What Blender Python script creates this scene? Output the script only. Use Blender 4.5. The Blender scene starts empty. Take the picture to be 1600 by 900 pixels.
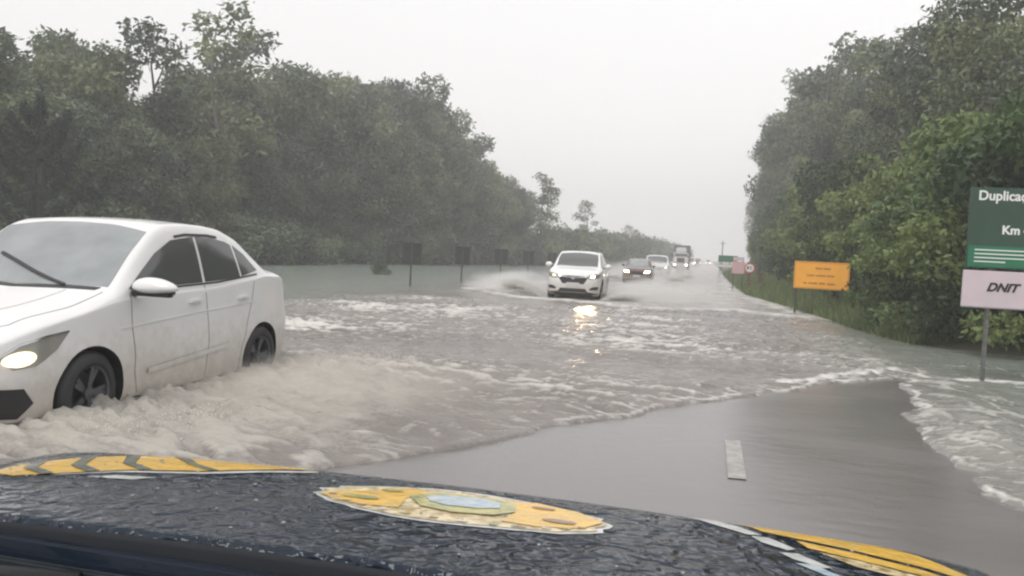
import bpy, bmesh, math, random
import numpy as np
from mathutils import Vector, Matrix
from mathutils.bvhtree import BVHTree
from mathutils.geometry import delaunay_2d_cdt

scene = bpy.context.scene
COL = scene.collection
R = math.radians
rng = np.random.default_rng(7)
random.seed(7)

# ------------------------------------------------------------------ camera
cam_d = bpy.data.cameras.new('camera')
cam = bpy.data.objects.new('camera', cam_d); COL.objects.link(cam)
cam_d.sensor_width = 36.0; cam_d.lens = 36.0 * 1300 / 1600
cam_d.clip_start = 0.05; cam_d.clip_end = 5000
CAM = Vector((0, 0, 1.55))
cam.matrix_world = (Matrix.Translation(CAM) @ Matrix.Rotation(R(13.3), 4, 'Z')
                    @ Matrix.Rotation(R(90 - 2.55), 4, 'X') @ Matrix.Rotation(R(2.98), 4, 'Z'))
scene.camera = cam

# ------------------------------------------------------------------ sky and sun (overcast)
world = bpy.data.worlds.new('World'); scene.world = world; world.use_nodes = True
wn = world.node_tree.nodes; wl = world.node_tree.links
bg = wn['Background']
sky = wn.new('ShaderNodeTexSky'); sky.sky_type = 'NISHITA'; sky.sun_disc = False
sky.sun_elevation = R(55); sky.sun_rotation = R(20); sky.air_density = 1.5; sky.dust_density = 4
bw = wn.new('ShaderNodeRGBToBW'); wl.new(sky.outputs[0], bw.inputs[0])
mx = wn.new('ShaderNodeMix'); mx.data_type = 'RGBA'; mx.inputs[0].default_value = 0.86
mx.inputs[7].default_value = (8.4, 8.3, 8.35, 1)
wl.new(bw.outputs[0], mx.inputs[6]); wl.new(mx.outputs[2], bg.inputs[0])
bg.inputs[1].default_value = 0.1
sun_d = bpy.data.lights.new('sun', 'SUN'); sun = bpy.data.objects.new('sun', sun_d); COL.objects.link(sun)
sun_d.energy = 1.5; sun_d.angle = R(30); sun_d.color = (1, .97, .93)
sun.rotation_euler = (R(35), 0, R(-20))
vs = scene.view_settings
vs.view_transform = 'Standard'; vs.look = 'None'; vs.gamma = 1; vs.exposure = 0.42; vs.use_curve_mapping = False
scene.cycles.max_bounces = 6; scene.cycles.diffuse_bounces = 2; scene.cycles.glossy_bounces = 3
scene.cycles.transmission_bounces = 4; scene.cycles.volume_bounces = 3; scene.cycles.transparent_max_bounces = 12
scene.cycles.use_denoising = True
scene.cycles.pixel_filter_type = 'BLACKMAN_HARRIS'; scene.cycles.filter_width = 2.3
scene.cycles.sample_clamp_indirect = 3.0

# ------------------------------------------------------------------ helpers
def lin(c):
    return tuple(((v / 255) / 12.92 if v / 255 <= .04045 else ((v / 255 + .055) / 1.055) ** 2.4) for v in c)

def mat(name, color, rough=.5, metal=0., spec=.5, noise=None, bump=None, coat=0., emit=None, stretch=None):
    """color, optional noise=(other colour, scale, detail) and bump=(scale, strength, distance)"""
    m = bpy.data.materials.new(name); m.use_nodes = True
    n = m.node_tree.nodes; l = m.node_tree.links; p = n['Principled BSDF']
    p.inputs['Base Color'].default_value = (*color, 1)
    p.inputs['Roughness'].default_value = rough; p.inputs['Metallic'].default_value = metal
    p.inputs['Specular IOR Level'].default_value = spec; p.inputs['Coat Weight'].default_value = coat
    p.inputs['Coat Roughness'].default_value = .06
    tc = n.new('ShaderNodeTexCoord'); src = tc.outputs['Object']
    if stretch:
        mp = n.new('ShaderNodeMapping'); mp.inputs['Scale'].default_value = stretch
        l.new(src, mp.inputs[0]); src = mp.outputs[0]
    if noise:
        c2, sc, dt = noise
        t = n.new('ShaderNodeTexNoise'); t.inputs['Scale'].default_value = sc; t.inputs['Detail'].default_value = dt
        l.new(src, t.inputs['Vector'])
        r = n.new('ShaderNodeValToRGB'); r.color_ramp.elements[0].position = .35; r.color_ramp.elements[1].position = .65
        r.color_ramp.elements[0].color = (*color, 1); r.color_ramp.elements[1].color = (*c2, 1)
        l.new(t.outputs[0], r.inputs[0]); l.new(r.outputs[0], p.inputs['Base Color'])
    if bump:
        sc, st, di = bump
        t = n.new('ShaderNodeTexNoise'); t.inputs['Scale'].default_value = sc; t.inputs['Detail'].default_value = 3
        l.new(src, t.inputs['Vector'])
        b = n.new('ShaderNodeBump'); b.inputs['Strength'].default_value = st; b.inputs['Distance'].default_value = di
        l.new(t.outputs[0], b.inputs['Height']); l.new(b.outputs[0], p.inputs['Normal'])
    if emit:
        p.inputs['Emission Color'].default_value = (*emit[0], 1); p.inputs['Emission Strength'].default_value = emit[1]
    return m

def link(name, me, parent=None, m=None, smooth=False):
    o = bpy.data.objects.new(name, me); COL.objects.link(o)
    if m is not None: me.materials.append(m)
    if smooth and len(me.polygons): me.polygons.foreach_set('use_smooth', [True] * len(me.polygons))
    if parent is not None: o.parent = parent
    return o

def tag(o, label=None, cat=None, group=None, kind=None):
    if label: o['label'] = label
    if cat: o['category'] = cat
    if group: o['group'] = group
    if kind: o['kind'] = kind
    return o

def empty(name, loc, rz=0.):
    o = bpy.data.objects.new(name, None); COL.objects.link(o); o.location = loc; o.rotation_euler = (0, 0, rz)
    o.empty_display_size = .1
    return o

def copy_tree(o, parent=None):
    c = o.copy(); COL.objects.link(c)
    if parent is not None: c.parent = parent
    for ch in list(o.children): copy_tree(ch, c)
    return c

class MB:
    """collects simple shapes, then links them as ONE mesh"""
    def __init__(s): s.v = []; s.f = []; s.mi = []
    def add(s, vs_, fs, mi=0):
        b = len(s.v); s.v += [tuple(v) for v in vs_]; s.f += [tuple(i + b for i in f) for f in fs]; s.mi += [mi] * len(fs); return s
    def box(s, lo, hi, bev=0., rot=None, mi=0):
        bm = bmesh.new(); bmesh.ops.create_cube(bm, size=1)
        c = [(a + b) / 2 for a, b in zip(lo, hi)]; d = [abs(b - a) for a, b in zip(lo, hi)]
        for v in bm.verts: v.co = Vector((v.co.x * d[0], v.co.y * d[1], v.co.z * d[2]))
        if bev > 0: bmesh.ops.bevel(bm, geom=bm.edges[:], offset=min(bev, min(d) * .45), segments=2, affect='EDGES')
        M = (rot.to_4x4() if rot else Matrix.Identity(4))
        bm.verts.index_update()
        vv = [(M @ v.co) + Vector(c) for v in bm.verts]; ff = [[v.index for v in f.verts] for f in bm.faces]
        bm.free(); return s.add(vv, ff, mi)
    def tube(s, pts, rad, n=8, mi=0):
        pts = [Vector(p) for p in pts]
        if not hasattr(rad, '__len__'): rad = [rad] * len(pts)
        vv = []; ff = []; up = Vector((.13, .21, .97))
        for i, p in enumerate(pts):
            t = (pts[min(i + 1, len(pts) - 1)] - pts[max(i - 1, 0)]).normalized()
            a = t.cross(up)
            if a.length < 1e-3: a = t.cross(Vector((1, 0, 0)))
            a.normalize(); b = t.cross(a)
            for k in range(n):
                an = 2 * math.pi * k / n; vv.append(p + (a * math.cos(an) + b * math.sin(an)) * rad[i])
        for i in range(len(pts) - 1):
            for k in range(n):
                k2 = (k + 1) % n; ff.append((i * n + k, i * n + k2, (i + 1) * n + k2, (i + 1) * n + k))
        ff.append(tuple(range(n))[::-1]); ff.append(tuple((len(pts) - 1) * n + k for k in range(n)))
        return s.add(vv, ff, mi)
    def lathe(s, prof, axis='x', c=(0, 0, 0), n=40, mi=0):
        """prof: list of (along axis, radius) closed loop"""
        vv = []; ff = []; m = len(prof)
        for k in range(n):
            an = 2 * math.pi * k / n
            for a, r in prof:
                if axis == 'x': p = (c[0] + a, c[1] + r * math.cos(an), c[2] + r * math.sin(an))
                elif axis == 'y': p = (c[0] + r * math.cos(an), c[1] + a, c[2] + r * math.sin(an))
                else: p = (c[0] + r * math.cos(an), c[1] + r * math.sin(an), c[2] + a)
                vv.append(p)
        for k in range(n):
            k2 = (k + 1) % n
            for j in range(m):
                j2 = (j + 1) % m; ff.append((k * m + j, k * m + j2, k2 * m + j2, k2 * m + j))
        return s.add(vv, ff, mi)
    def build(s, name, m=None, parent=None, smooth=False, mats=None):
        me = bpy.data.meshes.new(name); me.from_pydata(s.v, [], s.f)
        if mats:
            for q in mats: me.materials.append(q)
            me.polygons.foreach_set('material_index', s.mi); m = None
        me.update(); return link(name, me, parent, m, smooth)

def np_mesh(name, V, Fq):
    """V (n,3), Fq (m,k) with fixed k"""
    me = bpy.data.meshes.new(name); V = np.asarray(V, np.float32); Fq = np.asarray(Fq, np.int32)
    k = Fq.shape[1]
    me.vertices.add(len(V)); me.vertices.foreach_set('co', V.ravel())
    me.loops.add(Fq.size); me.loops.foreach_set('vertex_index', Fq.ravel())
    me.polygons.add(len(Fq)); me.polygons.foreach_set('loop_start', np.arange(0, Fq.size, k, dtype=np.int32))
    me.update(calc_edges=True)
    return me

def perlin(x, y, seed=0):
    r = np.random.default_rng(seed + 1000); P = r.permutation(512); P = np.concatenate([P, P])
    G = r.normal(size=(512, 2)); G /= np.linalg.norm(G, axis=1)[:, None]
    xi = np.floor(x).astype(int); yi = np.floor(y).astype(int); xf = x - xi; yf = y - yi
    u = xf ** 3 * (xf * (6 * xf - 15) + 10); v = yf ** 3 * (yf * (6 * yf - 15) + 10)
    def g(ix, iy, dx, dy):
        h = P[(P[ix & 511] + iy) & 511]; return G[h, 0] * dx + G[h, 1] * dy
    a = g(xi, yi, xf, yf); b = g(xi + 1, yi, xf - 1, yf); c = g(xi, yi + 1, xf, yf - 1); d = g(xi + 1, yi + 1, xf - 1, yf - 1)
    return 1.45 * ((a * (1 - u) + b * u) * (1 - v) + (c * (1 - u) + d * u) * v)
def sstep(a, b, x):
    t = np.clip((x - a) / (b - a), 0, 1); return t * t * (3 - 2 * t)

def grid_mesh(name, xs, ys, zf):
    X, Y = np.meshgrid(xs, ys); Z = zf(X, Y); nx = len(xs)
    V = np.stack([X, Y, Z], -1).reshape(-1, 3)
    i = (np.arange(len(ys) - 1)[:, None] * nx + np.arange(nx - 1)[None]).ravel()
    return np_mesh(name, V, np.stack([i, i + 1, i + nx + 1, i + nx], -1)), X, Y

def axis(fine0, fine1, step, lo, hi, grow=1.08):
    a = list(np.arange(fine0, fine1, step)); s = step
    while a[-1] < hi: s *= grow; a.append(a[-1] + s)
    s = step; b = [a[0]]
    while b[-1] > lo: s *= grow; b.append(b[-1] - s)
    return np.array(b[::-1][:-1] + a)

# ------------------------------------------------------------------ the lie of the land
# southern edge of the dry hump of asphalt: past it the flood runs over the road
EX = np.array([-9., -6, -4.5, -3.2, -2.2, -1.3, -.5, .77, 2.24, 2.8, 9])
EY = np.array([.5, 1.5, 2.3, 3.9, 5.7, 7.3, 8.55, 10.45, 12.5, 13.2, 13.2])
def dry(x, y):
    """> 0 on the hump of asphalt that stands out of the water, in metres"""
    w = .28 * perlin(x * .9, y * .9, 3) + .10 * perlin(x * 3.1, y * 3.1, 4) + .05 * perlin(x * 8.1, y * 8.1, 14)
    d1 = (np.interp(x, EX, EY) + .25 * perlin(x * .45 + 5, y * .2, 17) - y) * .75
    xr = np.interp(y, [0, 6.2, 7.3, 8.1, 9.6, 11, 12.5, 14], [2.3, 2.15, 2.05, 2.02, 2.2, 2.55, 2.75, 2.8])
    return np.minimum(d1, xr - x) + w
WE_Y = np.array([0., 10, 17, 17.8, 18.3, 20.5, 28.5, 41, 60, 100, 400, 2000])
WE_X = np.array([9., 8.5, 6.6, 5.9, 4.4, 3.9, 3.0, 1.75, 1.6, 1.6, 1.6, 1.6])
LE_Y = np.array([-50., 46, 57, 73, 90, 170, 400, 2000]); LE_X = np.array([-27., -26.2, -25.6, -23.6, -21, -15, -10, -9])
def terrain(x, y):
    r = x - np.interp(y, WE_Y, WE_X); l = np.interp(y, LE_Y, LE_X) - x
    z = np.full_like(x, -.35)
    z = np.maximum(z, -.35 + .5 * sstep(-.9, .9, r) + .6 * sstep(.5, 3.5, r) + 1.2 * sstep(4, 30, r))
    z = np.maximum(z, -.35 + .5 * sstep(-2, 1.5, l) + .8 * sstep(1, 25, l))
    return z + np.where(z > -.3, .06 * perlin(x * .8, y * .8, 9), 0)
axx = axis(-30, 12, .35, -1500, 1500, 1.12); ayy = axis(-12, 100, .5, -400, 3000, 1.12)
me, _, _ = grid_mesh('ground', axx, ayy, terrain)
m_ground = mat('wet_bank_soil', (.055, .07, .03), .8, noise=((.10, .085, .055), 1.3, 6), bump=(9, .5, .05))
tag(link('ground', me, None, m_ground, True), kind='structure')

def road_z(x, y):
    return -.16 + .16 * sstep(-.75, .15, dry(x, y)) + .004 * perlin(x * .5, y * .2, 5)
rx = axis(-9.5, 3.0, .12, -9.6, 3.05); ry = axis(.4, 14.5, .1, -40, 1500, 1.1)
me, _, _ = grid_mesh('road', rx, ry, road_z)
m_road = bpy.data.materials.new('wet_asphalt'); m_road.use_nodes = True
n = m_road.node_tree.nodes; l = m_road.node_tree.links; p = n['Principled BSDF']
tc = n.new('ShaderNodeTexCoord')
t1 = n.new('ShaderNodeTexNoise'); t1.inputs['Scale'].default_value = .5; t1.inputs['Detail'].default_value = 6
mp = n.new('ShaderNodeMapping'); mp.inputs['Scale'].default_value = (.8, 1.5, 1); l.new(tc.outputs['Object'], mp.inputs[0]); l.new(mp.outputs[0], t1.inputs[0])
cr = n.new('ShaderNodeValToRGB'); cr.color_ramp.elements[0].color = (.140, .131, .129, 1); cr.color_ramp.elements[1].color = (.175, .163, .160, 1)
cr.color_ramp.elements[0].position = .3; cr.color_ramp.elements[1].position = .7
l.new(t1.outputs[0], cr.inputs[0])
t4 = n.new('ShaderNodeTexNoise'); t4.inputs['Scale'].default_value = 170; t4.inputs['Detail'].default_value = 2; l.new(tc.outputs['Object'], t4.inputs[0])
mg = n.new('ShaderNodeMix'); mg.data_type = 'RGBA'; mg.blend_type = 'OVERLAY'; mg.inputs[0].default_value = .5
l.new(cr.outputs[0], mg.inputs[6]); l.new(t4.outputs[0], mg.inputs[7]); l.new(mg.outputs[2], p.inputs['Base Color'])
rr = n.new('ShaderNodeMapRange'); rr.inputs[3].default_value = .16; rr.inputs[4].default_value = .26
rr.inputs[1].default_value = .35; rr.inputs[2].default_value = .65
l.new(t1.outputs[0], rr.inputs[0]); l.new(rr.outputs[0], p.inputs['Roughness'])
p.inputs['Specular IOR Level'].default_value = .5
t2 = n.new('ShaderNodeTexNoise'); t2.inputs['Scale'].default_value = 4.; t2.inputs['Detail'].default_value = 5
l.new(mp.outputs[0], t2.inputs[0])
b1 = n.new('ShaderNodeBump'); b1.inputs['Strength'].default_value = .2; b1.inputs['Distance'].default_value = .02; l.new(t2.outputs[0], b1.inputs['Height'])
b2 = n.new('ShaderNodeBump'); b2.inputs['Strength'].default_value = .25; b2.inputs['Distance'].default_value = .002; l.new(t4.outputs[0], b2.inputs['Height'])
l.new(b1.outputs[0], b2.inputs['Normal']); l.new(b2.outputs[0], p.inputs['Normal'])
tag(link('road', me, None, m_road, True), kind='structure')

# painted dash of the lane line, standing just out of the water
m_paint = mat('worn_road_paint', (.36, .345, .32), .3, noise=((.20, .19, .18), 11, 7), bump=(90, .2, .002))
X0, X1 = .215, .345
dv = []; df = []
for i in range(15):
    y = 6.12 + i * 1.32 / 14
    for x in (X0, X1): dv.append((x, y, float(road_z(np.array([x]), np.array([y]))[0]) + .008))
for i in range(14): df.append((2 * i, 2 * i + 1, 2 * i + 3, 2 * i + 2))
tag(MB().add(dv, df).build('road_marking', m_paint), kind='structure')

# ------------------------------------------------------------------ flood water
SED = (-5.42, 6.65)      # the two nearest cars, where they push the water
HRV = (-4.42, 28.9)
def segdist(x, y, pts):
    d = np.full(x.shape, 1e9)
    for (ax, ay), (bx, by) in zip(pts[:-1], pts[1:]):
        vx, vy = bx - ax, by - ay; t = np.clip(((x - ax) * vx + (y - ay) * vy) / (vx * vx + vy * vy), 0, 1)
        d = np.minimum(d, np.hypot(x - ax - t * vx, y - ay - t * vy))
    return d
def ridged(x, y, seed, sx, sy):
    return 1 - np.abs(perlin(x / sx, y / sy, seed)) * 2.2
FOAM = {}
def water_z(x, y):
    # slightly warped coordinates; crests run across the road
    wx = x + .5 * perlin(x * .35, y * .35, 21); wy = y + .45 * perlin(x * .5, y * .3, 22) + .06 * x
    d = dry(x, y)
    re = x - np.interp(y, WE_Y, WE_X)
    turb = sstep(27, 22, y) * sstep(-12.5, -7.5, x + .9 * perlin(x * .4, y * .4, 6)) * sstep(3.8, 2.2, x) + .18 * sstep(2.2, 3.4, x) * sstep(26, 14, y)
    turb = np.clip(turb, 0, 1) * (0.72 + .55 * perlin(x * .22, y * .3, 8))
    big = ridged(wx, wy, 31, 2.6, .95); mid = ridged(wx, wy, 32, 1.1, .42); sm = ridged(wx, wy, 33, .45, .2); ti = ridged(wx, wy, 34, .2, .11)
    h = turb * (.030 * big + .048 * mid + .044 * sm + .020 * ti)
    calm = .006 * mid + .004 * sm
    h = h + calm
    crest = turb * (.25 * big + .65 * mid + .75 * sm + .35 * ti)
    foam0 = .75 * turb * sstep(.62, 1.0, sm + .25 * ti - .15) * (.65 + .6 * perlin(x * 1.6, y * 2.2, 47))
    brk = .72 + .45 * perlin(x * .7, y * .9, 41)
    foam = sstep(.80, 1.5, crest) * brk * 1.15
    foam = np.maximum(foam, foam0)
    # leading edge of the flood against the hump
    edge = np.exp(-((d + .16) / .13) ** 2)
    side = (x > 1.7) & (y < 10)
    ev = np.where(side, 1., .15 + .8 * sstep(-2.4, .2, x)) * np.where(side & (y > 8.9), .25, 1)
    h = h + .004 * edge * ev
    foam = np.maximum(foam, ev * np.exp(-((d + .045 + .05 * perlin(x * 4, y * 4, 46)) / .035) ** 2) * (.55 + .9 * perlin(x * 2.2, y * 2.2, 42)))
    foam = np.maximum(foam, .5 * sstep(-1.1, -.2, d) * sstep(.35, .8, sm * .6 + ti * .5) * np.where(side, .25, .8) * (.5 + perlin(x * 1.3, y * 1.3, 43)))
    # second line of foam running off into the verge
    q = segdist(x, y, [(1.0, 11.3), (2.3, 13.0), (2.85, 13.7), (3.4, 12.98), (3.9, 13.2), (4.6, 13.3), (9, 13.6)])
    q = q + .12 * perlin(x * 2.2, y * 2.2, 44)
    h = h + .015 * np.exp(-(q / .14) ** 2)
    foam = np.maximum(foam, .95 * np.exp(-(q / .07) ** 2) * (.75 + .6 * perlin(x * 6, y * 6, 45)))
    for kk, (off, a) in enumerate([(.8, .36), (1.7, .3), (2.9, .25), (4.2, .2)]):   # broken foam in the verge
        f2 = np.abs(perlin((x + off) * .9, (y + x * 1.4) * .45 + off, 60 + kk))
        foam = np.maximum(foam, a * 1.3 * (1 - sstep(.0, .07, f2)) * sstep(1.9, 2.3, x) * sstep(19, 14, y) * sstep(0.0, .5, perlin(x * 1.1 + off, y * .8, 70 + kk) + .2))
    # ring of waves pushed ahead of the SUV, right across the road
    yw = np.interp(x, [-9, -8, -6.4, -5.2, -3.4, -2.4, -1.2, .9, 2.4, 4], [30.6, 29.2, 26.6, 25.8, 25.6, 24.1, 24.3, 26.8, 25.2, 25]) + .35 * perlin(x * .8, y * .3, 51)
    s = y - yw
    on = sstep(-9.8, -8.2, x) * sstep(4, 2.6, x)
    h = h + on * .07 * sstep(-.5, .35, s) * sstep(60, 30, y) + .04 * on * np.exp(-(s / .35) ** 2)
    foam = np.maximum(foam, on * .85 * np.exp(-((s - .1) / .32) ** 2) * (.75 + .5 * perlin(x * 2.5, y * 1.4, 52)))
    milky = on * sstep(-.2, .8, s) * sstep(140, 40, y)
    h = h + milky * .012 * (ridged(wx, wy, 53, 3.5, 1.3))
    foam = np.maximum(foam, milky * (.22 + .45 * sstep(.5, .95, ridged(wx, wy, 54, 2.2, .7)) * (.5 + perlin(x * .5, y * .2, 55))))
    # white line where the flood laps at the right bank
    foam = np.maximum(foam, .75 * np.exp(-((re + .5 + .4 * perlin(x, y * .4, 56)) / .45) ** 2) * sstep(22, 27, y) * sstep(110, 60, y) * (.6 + .8 * perlin(x * 2, y, 57)))
    # churned wash thrown out by the sedan's wheels
    ux = x + 4.45
    for cy, sx_, sy_, hh in [(5.15, .75, .75, .12), (6.2, .9, .8, .13), (7.6, 1.2, .9, .17), (8.7, 1.5, .9, .10), (9.8, 1.9, .9, .05)]:
        g = np.exp(-np.clip(ux - .15, 0, 9) ** 2 / sx_ ** 2 - ((y - cy) / sy_) ** 2) * sstep(-1.2, -.1, ux)
        rough = .62 + .40 * perlin(x * 2.4, y * 2.4, 61) + .30 * perlin(x * 5, y * 6, 62) + .26 * (1 - 2 * np.abs(perlin(x * 8, y * 11, 63))) - .1 + .16 * perlin(x * 19, y * 21, 67)
        h = h + hh * g * rough
    m = np.exp(-(np.clip(ux - .1, 0, 9) / 1.9) ** 2 - ((y - 6.6) / 2.7) ** 2)
    foam = np.maximum(foam, sstep(.22, .75, m + .14 * perlin(x * 1.8, y * 1.8, 64) + .08 * perlin(x * 7, y * 7, 66)) * (.62 + .25 * perlin(x * 3, y * 5, 65)))
    FOAM['v'] = np.clip(foam, 0, 1); FOAM['muddy'] = np.clip(np.maximum(1.25 * np.exp(-((ux - .5) / 2.6) ** 2 - ((y - 6.4) / 3.4) ** 2), 0), 0, 1)
    lev = .012 - .10 * sstep(-.02, .14, d)
    far = sstep(60, 20, y)
    h = np.where(d > -.55, h * (.15 + .85 * sstep(.02, -.55, d)), h)
    return lev + h * far
wx_ = axis(-9.5, 4.6, .05, -300, 200, 1.07)
ya = [2.6]
while ya[-1] < 34: ya.append(ya[-1] + max(.03, .0042 * ya[-1]))
while ya[-1] < 1500: ya.append(ya[-1] * 1.012)
yb = [2.6]
while yb[-1] > -60: yb.append(yb[-1] - .1 - .2 * (2.6 - yb[-1]))
wy_ = np.array(yb[::-1][:-1] + ya)
me, _, _ = grid_mesh('flood_water', wx_, wy_, water_z)
for nm in ('v', 'muddy'):
    at = me.attributes.new('foam' if nm == 'v' else 'mud', 'FLOAT', 'POINT'); at.data.foreach_set('value', FOAM[nm].ravel().astype(np.float32))
m_w = bpy.data.materials.new('muddy_flood_water'); m_w.use_nodes = True
n = m_w.node_tree.nodes; l = m_w.node_tree.links; p = n['Principled BSDF']
tc = n.new('ShaderNodeTexCoord')
def noise(sc, dt=3, scale=(1, 1, 1), rough=.5):
    mp = n.new('ShaderNodeMapping'); mp.inputs['Scale'].default_value = scale; l.new(tc.outputs['Object'], mp.inputs[0])
    t = n.new('ShaderNodeTexNoise'); t.inputs['Scale'].default_value = sc; t.inputs['Detail'].default_value = dt; t.inputs['Roughness'].default_value = rough
    l.new(mp.outputs[0], t.inputs[0]); return t.outputs[0]
def math_(op, a, b=None, clamp=False):
    q = n.new('ShaderNodeMath'); q.operation = op; q.use_clamp = clamp
    for i, v in enumerate((a, b)):
        if v is None: continue
        if isinstance(v, (int, float)): q.inputs[i].default_value = v
        else: l.new(v, q.inputs[i])
    return q.outputs[0]
fa = n.new('ShaderNodeAttribute'); fa.attribute_name = 'foam'; ma = n.new('ShaderNodeAttribute'); ma.attribute_name = 'mud'
fn = noise(9, 8, (.55, 1.2, 1), .72); fn2 = noise(38, 4, (.6, 1, 1), .6)
k = math_('ADD', math_('MULTIPLY', fa.outputs['Fac'], 1.35), math_('MULTIPLY', math_('SUBTRACT', fn, .5), 1.6))
k = math_('ADD', k, math_('MULTIPLY', math_('SUBTRACT', fn2, .5), .8))
k = math_('MULTIPLY', math_('SUBTRACT', k, .12), 1.15, True)
k = math_('MULTIPLY', k, math_('MULTIPLY', fa.outputs['Fac'], 4.0, True), True)
wc = n.new('ShaderNodeValToRGB'); wc.color_ramp.elements[0].color = (.175, .158, .147, 1); wc.color_ramp.elements[1].color = (.245, .224, .208, 1)
wc.color_ramp.elements[0].position = .35; wc.color_ramp.elements[1].position = .65
l.new(noise(.35, 5, (.5, 1, 1)), wc.inputs[0])
sx = n.new('ShaderNodeSeparateXYZ'); l.new(tc.outputs['Object'], sx.inputs[0])
gr = n.new('ShaderNodeMapRange'); gr.inputs[1].default_value = 1.5; gr.inputs[2].default_value = 4.5; l.new(sx.outputs[0], gr.inputs[0])
gl = n.new('ShaderNodeMapRange'); gl.inputs[1].default_value = -8; gl.inputs[2].default_value = -13; l.new(sx.outputs[0], gl.inputs[0])
gg = n.new('ShaderNodeMix'); gg.data_type = 'RGBA'; l.new(math_('MAXIMUM', gr.outputs[0], gl.outputs[0]), gg.inputs[0])
l.new(wc.outputs[0], gg.inputs[6]); gg.inputs[7].default_value = (.235, .26, .23, 1)
fc = n.new('ShaderNodeMix'); fc.data_type = 'RGBA'; l.new(ma.outputs['Fac'], fc.inputs[0])
fc.inputs[6].default_value = (.60, .575, .55, 1); fc.inputs[7].default_value = (.37, .35, .315, 1)
mm = n.new('ShaderNodeMix'); mm.data_type = 'RGBA'; l.new(k, mm.inputs[0]); l.new(gg.outputs[2], mm.inputs[6]); l.new(fc.outputs[2], mm.inputs[7])
l.new(mm.outputs[2], p.inputs['Base Color'])
rg = n.new('ShaderNodeMapRange'); rg.inputs[3].default_value = .13; rg.inputs[4].default_value = .75; l.new(k, rg.inputs[0]); l.new(rg.outputs[0], p.inputs['Roughness'])
p.inputs['IOR'].default_value = 1.33
hb = math_('ADD', math_('MULTIPLY', noise(2.2, 6, (.45, 1.1, 1), .6), .6), math_('MULTIPLY', noise(10, 5, (.5, 1.2, 1), .6), .42))
hb = math_('ADD', hb, math_('MULTIPLY', k, .06))
bu = n.new('ShaderNodeBump'); bu.inputs['Strength'].default_value = .8; bu.inputs['Distance'].default_value = .10; l.new(hb, bu.inputs['Height']); l.new(bu.outputs[0], p.inputs['Normal'])
tag(link('flood_water', me, None, m_w, True), kind='structure')

# ------------------------------------------------------------------ foliage
def leaf_mat(name, a, b, c, scale=.35):
    m = bpy.data.materials.new(name); m.use_nodes = True
    n = m.node_tree.nodes; l = m.node_tree.links; p = n['Principled BSDF']
    at = n.new('ShaderNodeAttribute'); at.attribute_name = 'tone'
    oi = n.new('ShaderNodeObjectInfo')
    ad = n.new('ShaderNodeMath'); ad.operation = 'ADD'
    m2 = n.new('ShaderNodeMath'); m2.operation = 'MULTIPLY_ADD'; m2.inputs[1].default_value = .6; m2.inputs[2].default_value = -.3; l.new(oi.outputs['Random'], m2.inputs[0])
    l.new(at.outputs['Fac'], ad.inputs[0]); l.new(m2.outputs[0], ad.inputs[1])
    r = n.new('ShaderNodeValToRGB'); e = r.color_ramp.elements
    e[0].position = .1; e[0].color = (*a, 1); e[1].position = .95; e[1].color = (*c, 1); q = e.new(.5); q.color = (*b, 1)
    l.new(ad.outputs[0], r.inputs[0]); l.new(r.outputs[0], p.inputs['Base Color'])
    p.inputs['Roughness'].default_value = .55
    tr = n.new('ShaderNodeBsdfTranslucent'); l.new(r.outputs[0], tr.inputs[0])
    ms = n.new('ShaderNodeMixShader'); ms.inputs[0].default_value = .3
    l.new(p.outputs[0], ms.inputs[1]); l.new(tr.outputs[0], ms.inputs[2]); l.new(ms.outputs[0], n['Material Output'].inputs[0])
    return m
M_EUC = leaf_mat('eucalypt_leaves', (.072, .092, .066), (.135, .165, .10), (.225, .255, .13))
M_LUSH = leaf_mat('lush_leaves', (.032, .066, .024), (.075, .128, .045), (.21, .27, .09))
M_LOW = leaf_mat('undergrowth_leaves', (.075, .10, .07), (.125, .16, .095), (.19, .23, .13))
M_PINE = leaf_mat('pine_needles', (.014, .026, .026), (.022, .038, .034), (.035, .055, .045))
M_GRASS = leaf_mat('grass_blades', (.09, .13, .05), (.14, .19, .07), (.20, .24, .11))
M_BARK = mat('bark', (.10, .085, .07), .85, noise=((.22, .20, .18), 4, 5), bump=(14, .6, .03), stretch=(1, 1, .25))

def leaves_mesh(name, clumps, per_m2, size, r, m, elong=2.2, droop=.3, flat=.8):
    """many small diamond leaves spread over and through the clumps (x, y, z, radius)"""
    P = []; T = []; 
    for (cx, cy, cz, cr) in clumps:
        k = int(per_m2 * 4 * math.pi * cr * cr)
        d = r.normal(size=(k, 3)); d /= np.linalg.norm(d, axis=1)[:, None]
        rad = cr * (.45 + .6 * r.random(k) ** .6) * (1 + .25 * np.sin(d[:, 0] * 5 + cx) * np.cos(d[:, 1] * 4 + cy))
        q = d * rad[:, None]; q[:, 2] *= flat
        P.append(q + np.array([cx, cy, cz])); T.append(np.clip(.46 + .30 * r.normal() + .05 * r.normal(size=k), 0, 1))
    P = np.concatenate(P); T = np.concatenate(T); k = len(P)
    u = r.normal(size=(k, 3)); u[:, 2] -= droop * 2; u /= np.linalg.norm(u, axis=1)[:, None]
    w = np.cross(u, r.normal(size=(k, 3))); w /= np.linalg.norm(w, axis=1)[:, None]
    L = size * (.6 + .8 * r.random(k)); W = L / elong
    a = P; b = P + u * (L * .45)[:, None] + w * (W * .5)[:, None]; c = P + u * L[:, None]; e = P + u * (L * .45)[:, None] - w * (W * .5)[:, None]
    V = np.stack([a, b, c, e], 1).reshape(-1, 3); F = np.arange(4 * k).reshape(-1, 4)
    me = np_mesh(name, V, F)
    at = me.attributes.new('tone', 'FLOAT', 'POINT'); at.data.foreach_set('value', np.repeat(T, 4).astype(np.float32))
    me.materials.append(m); return me

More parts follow.
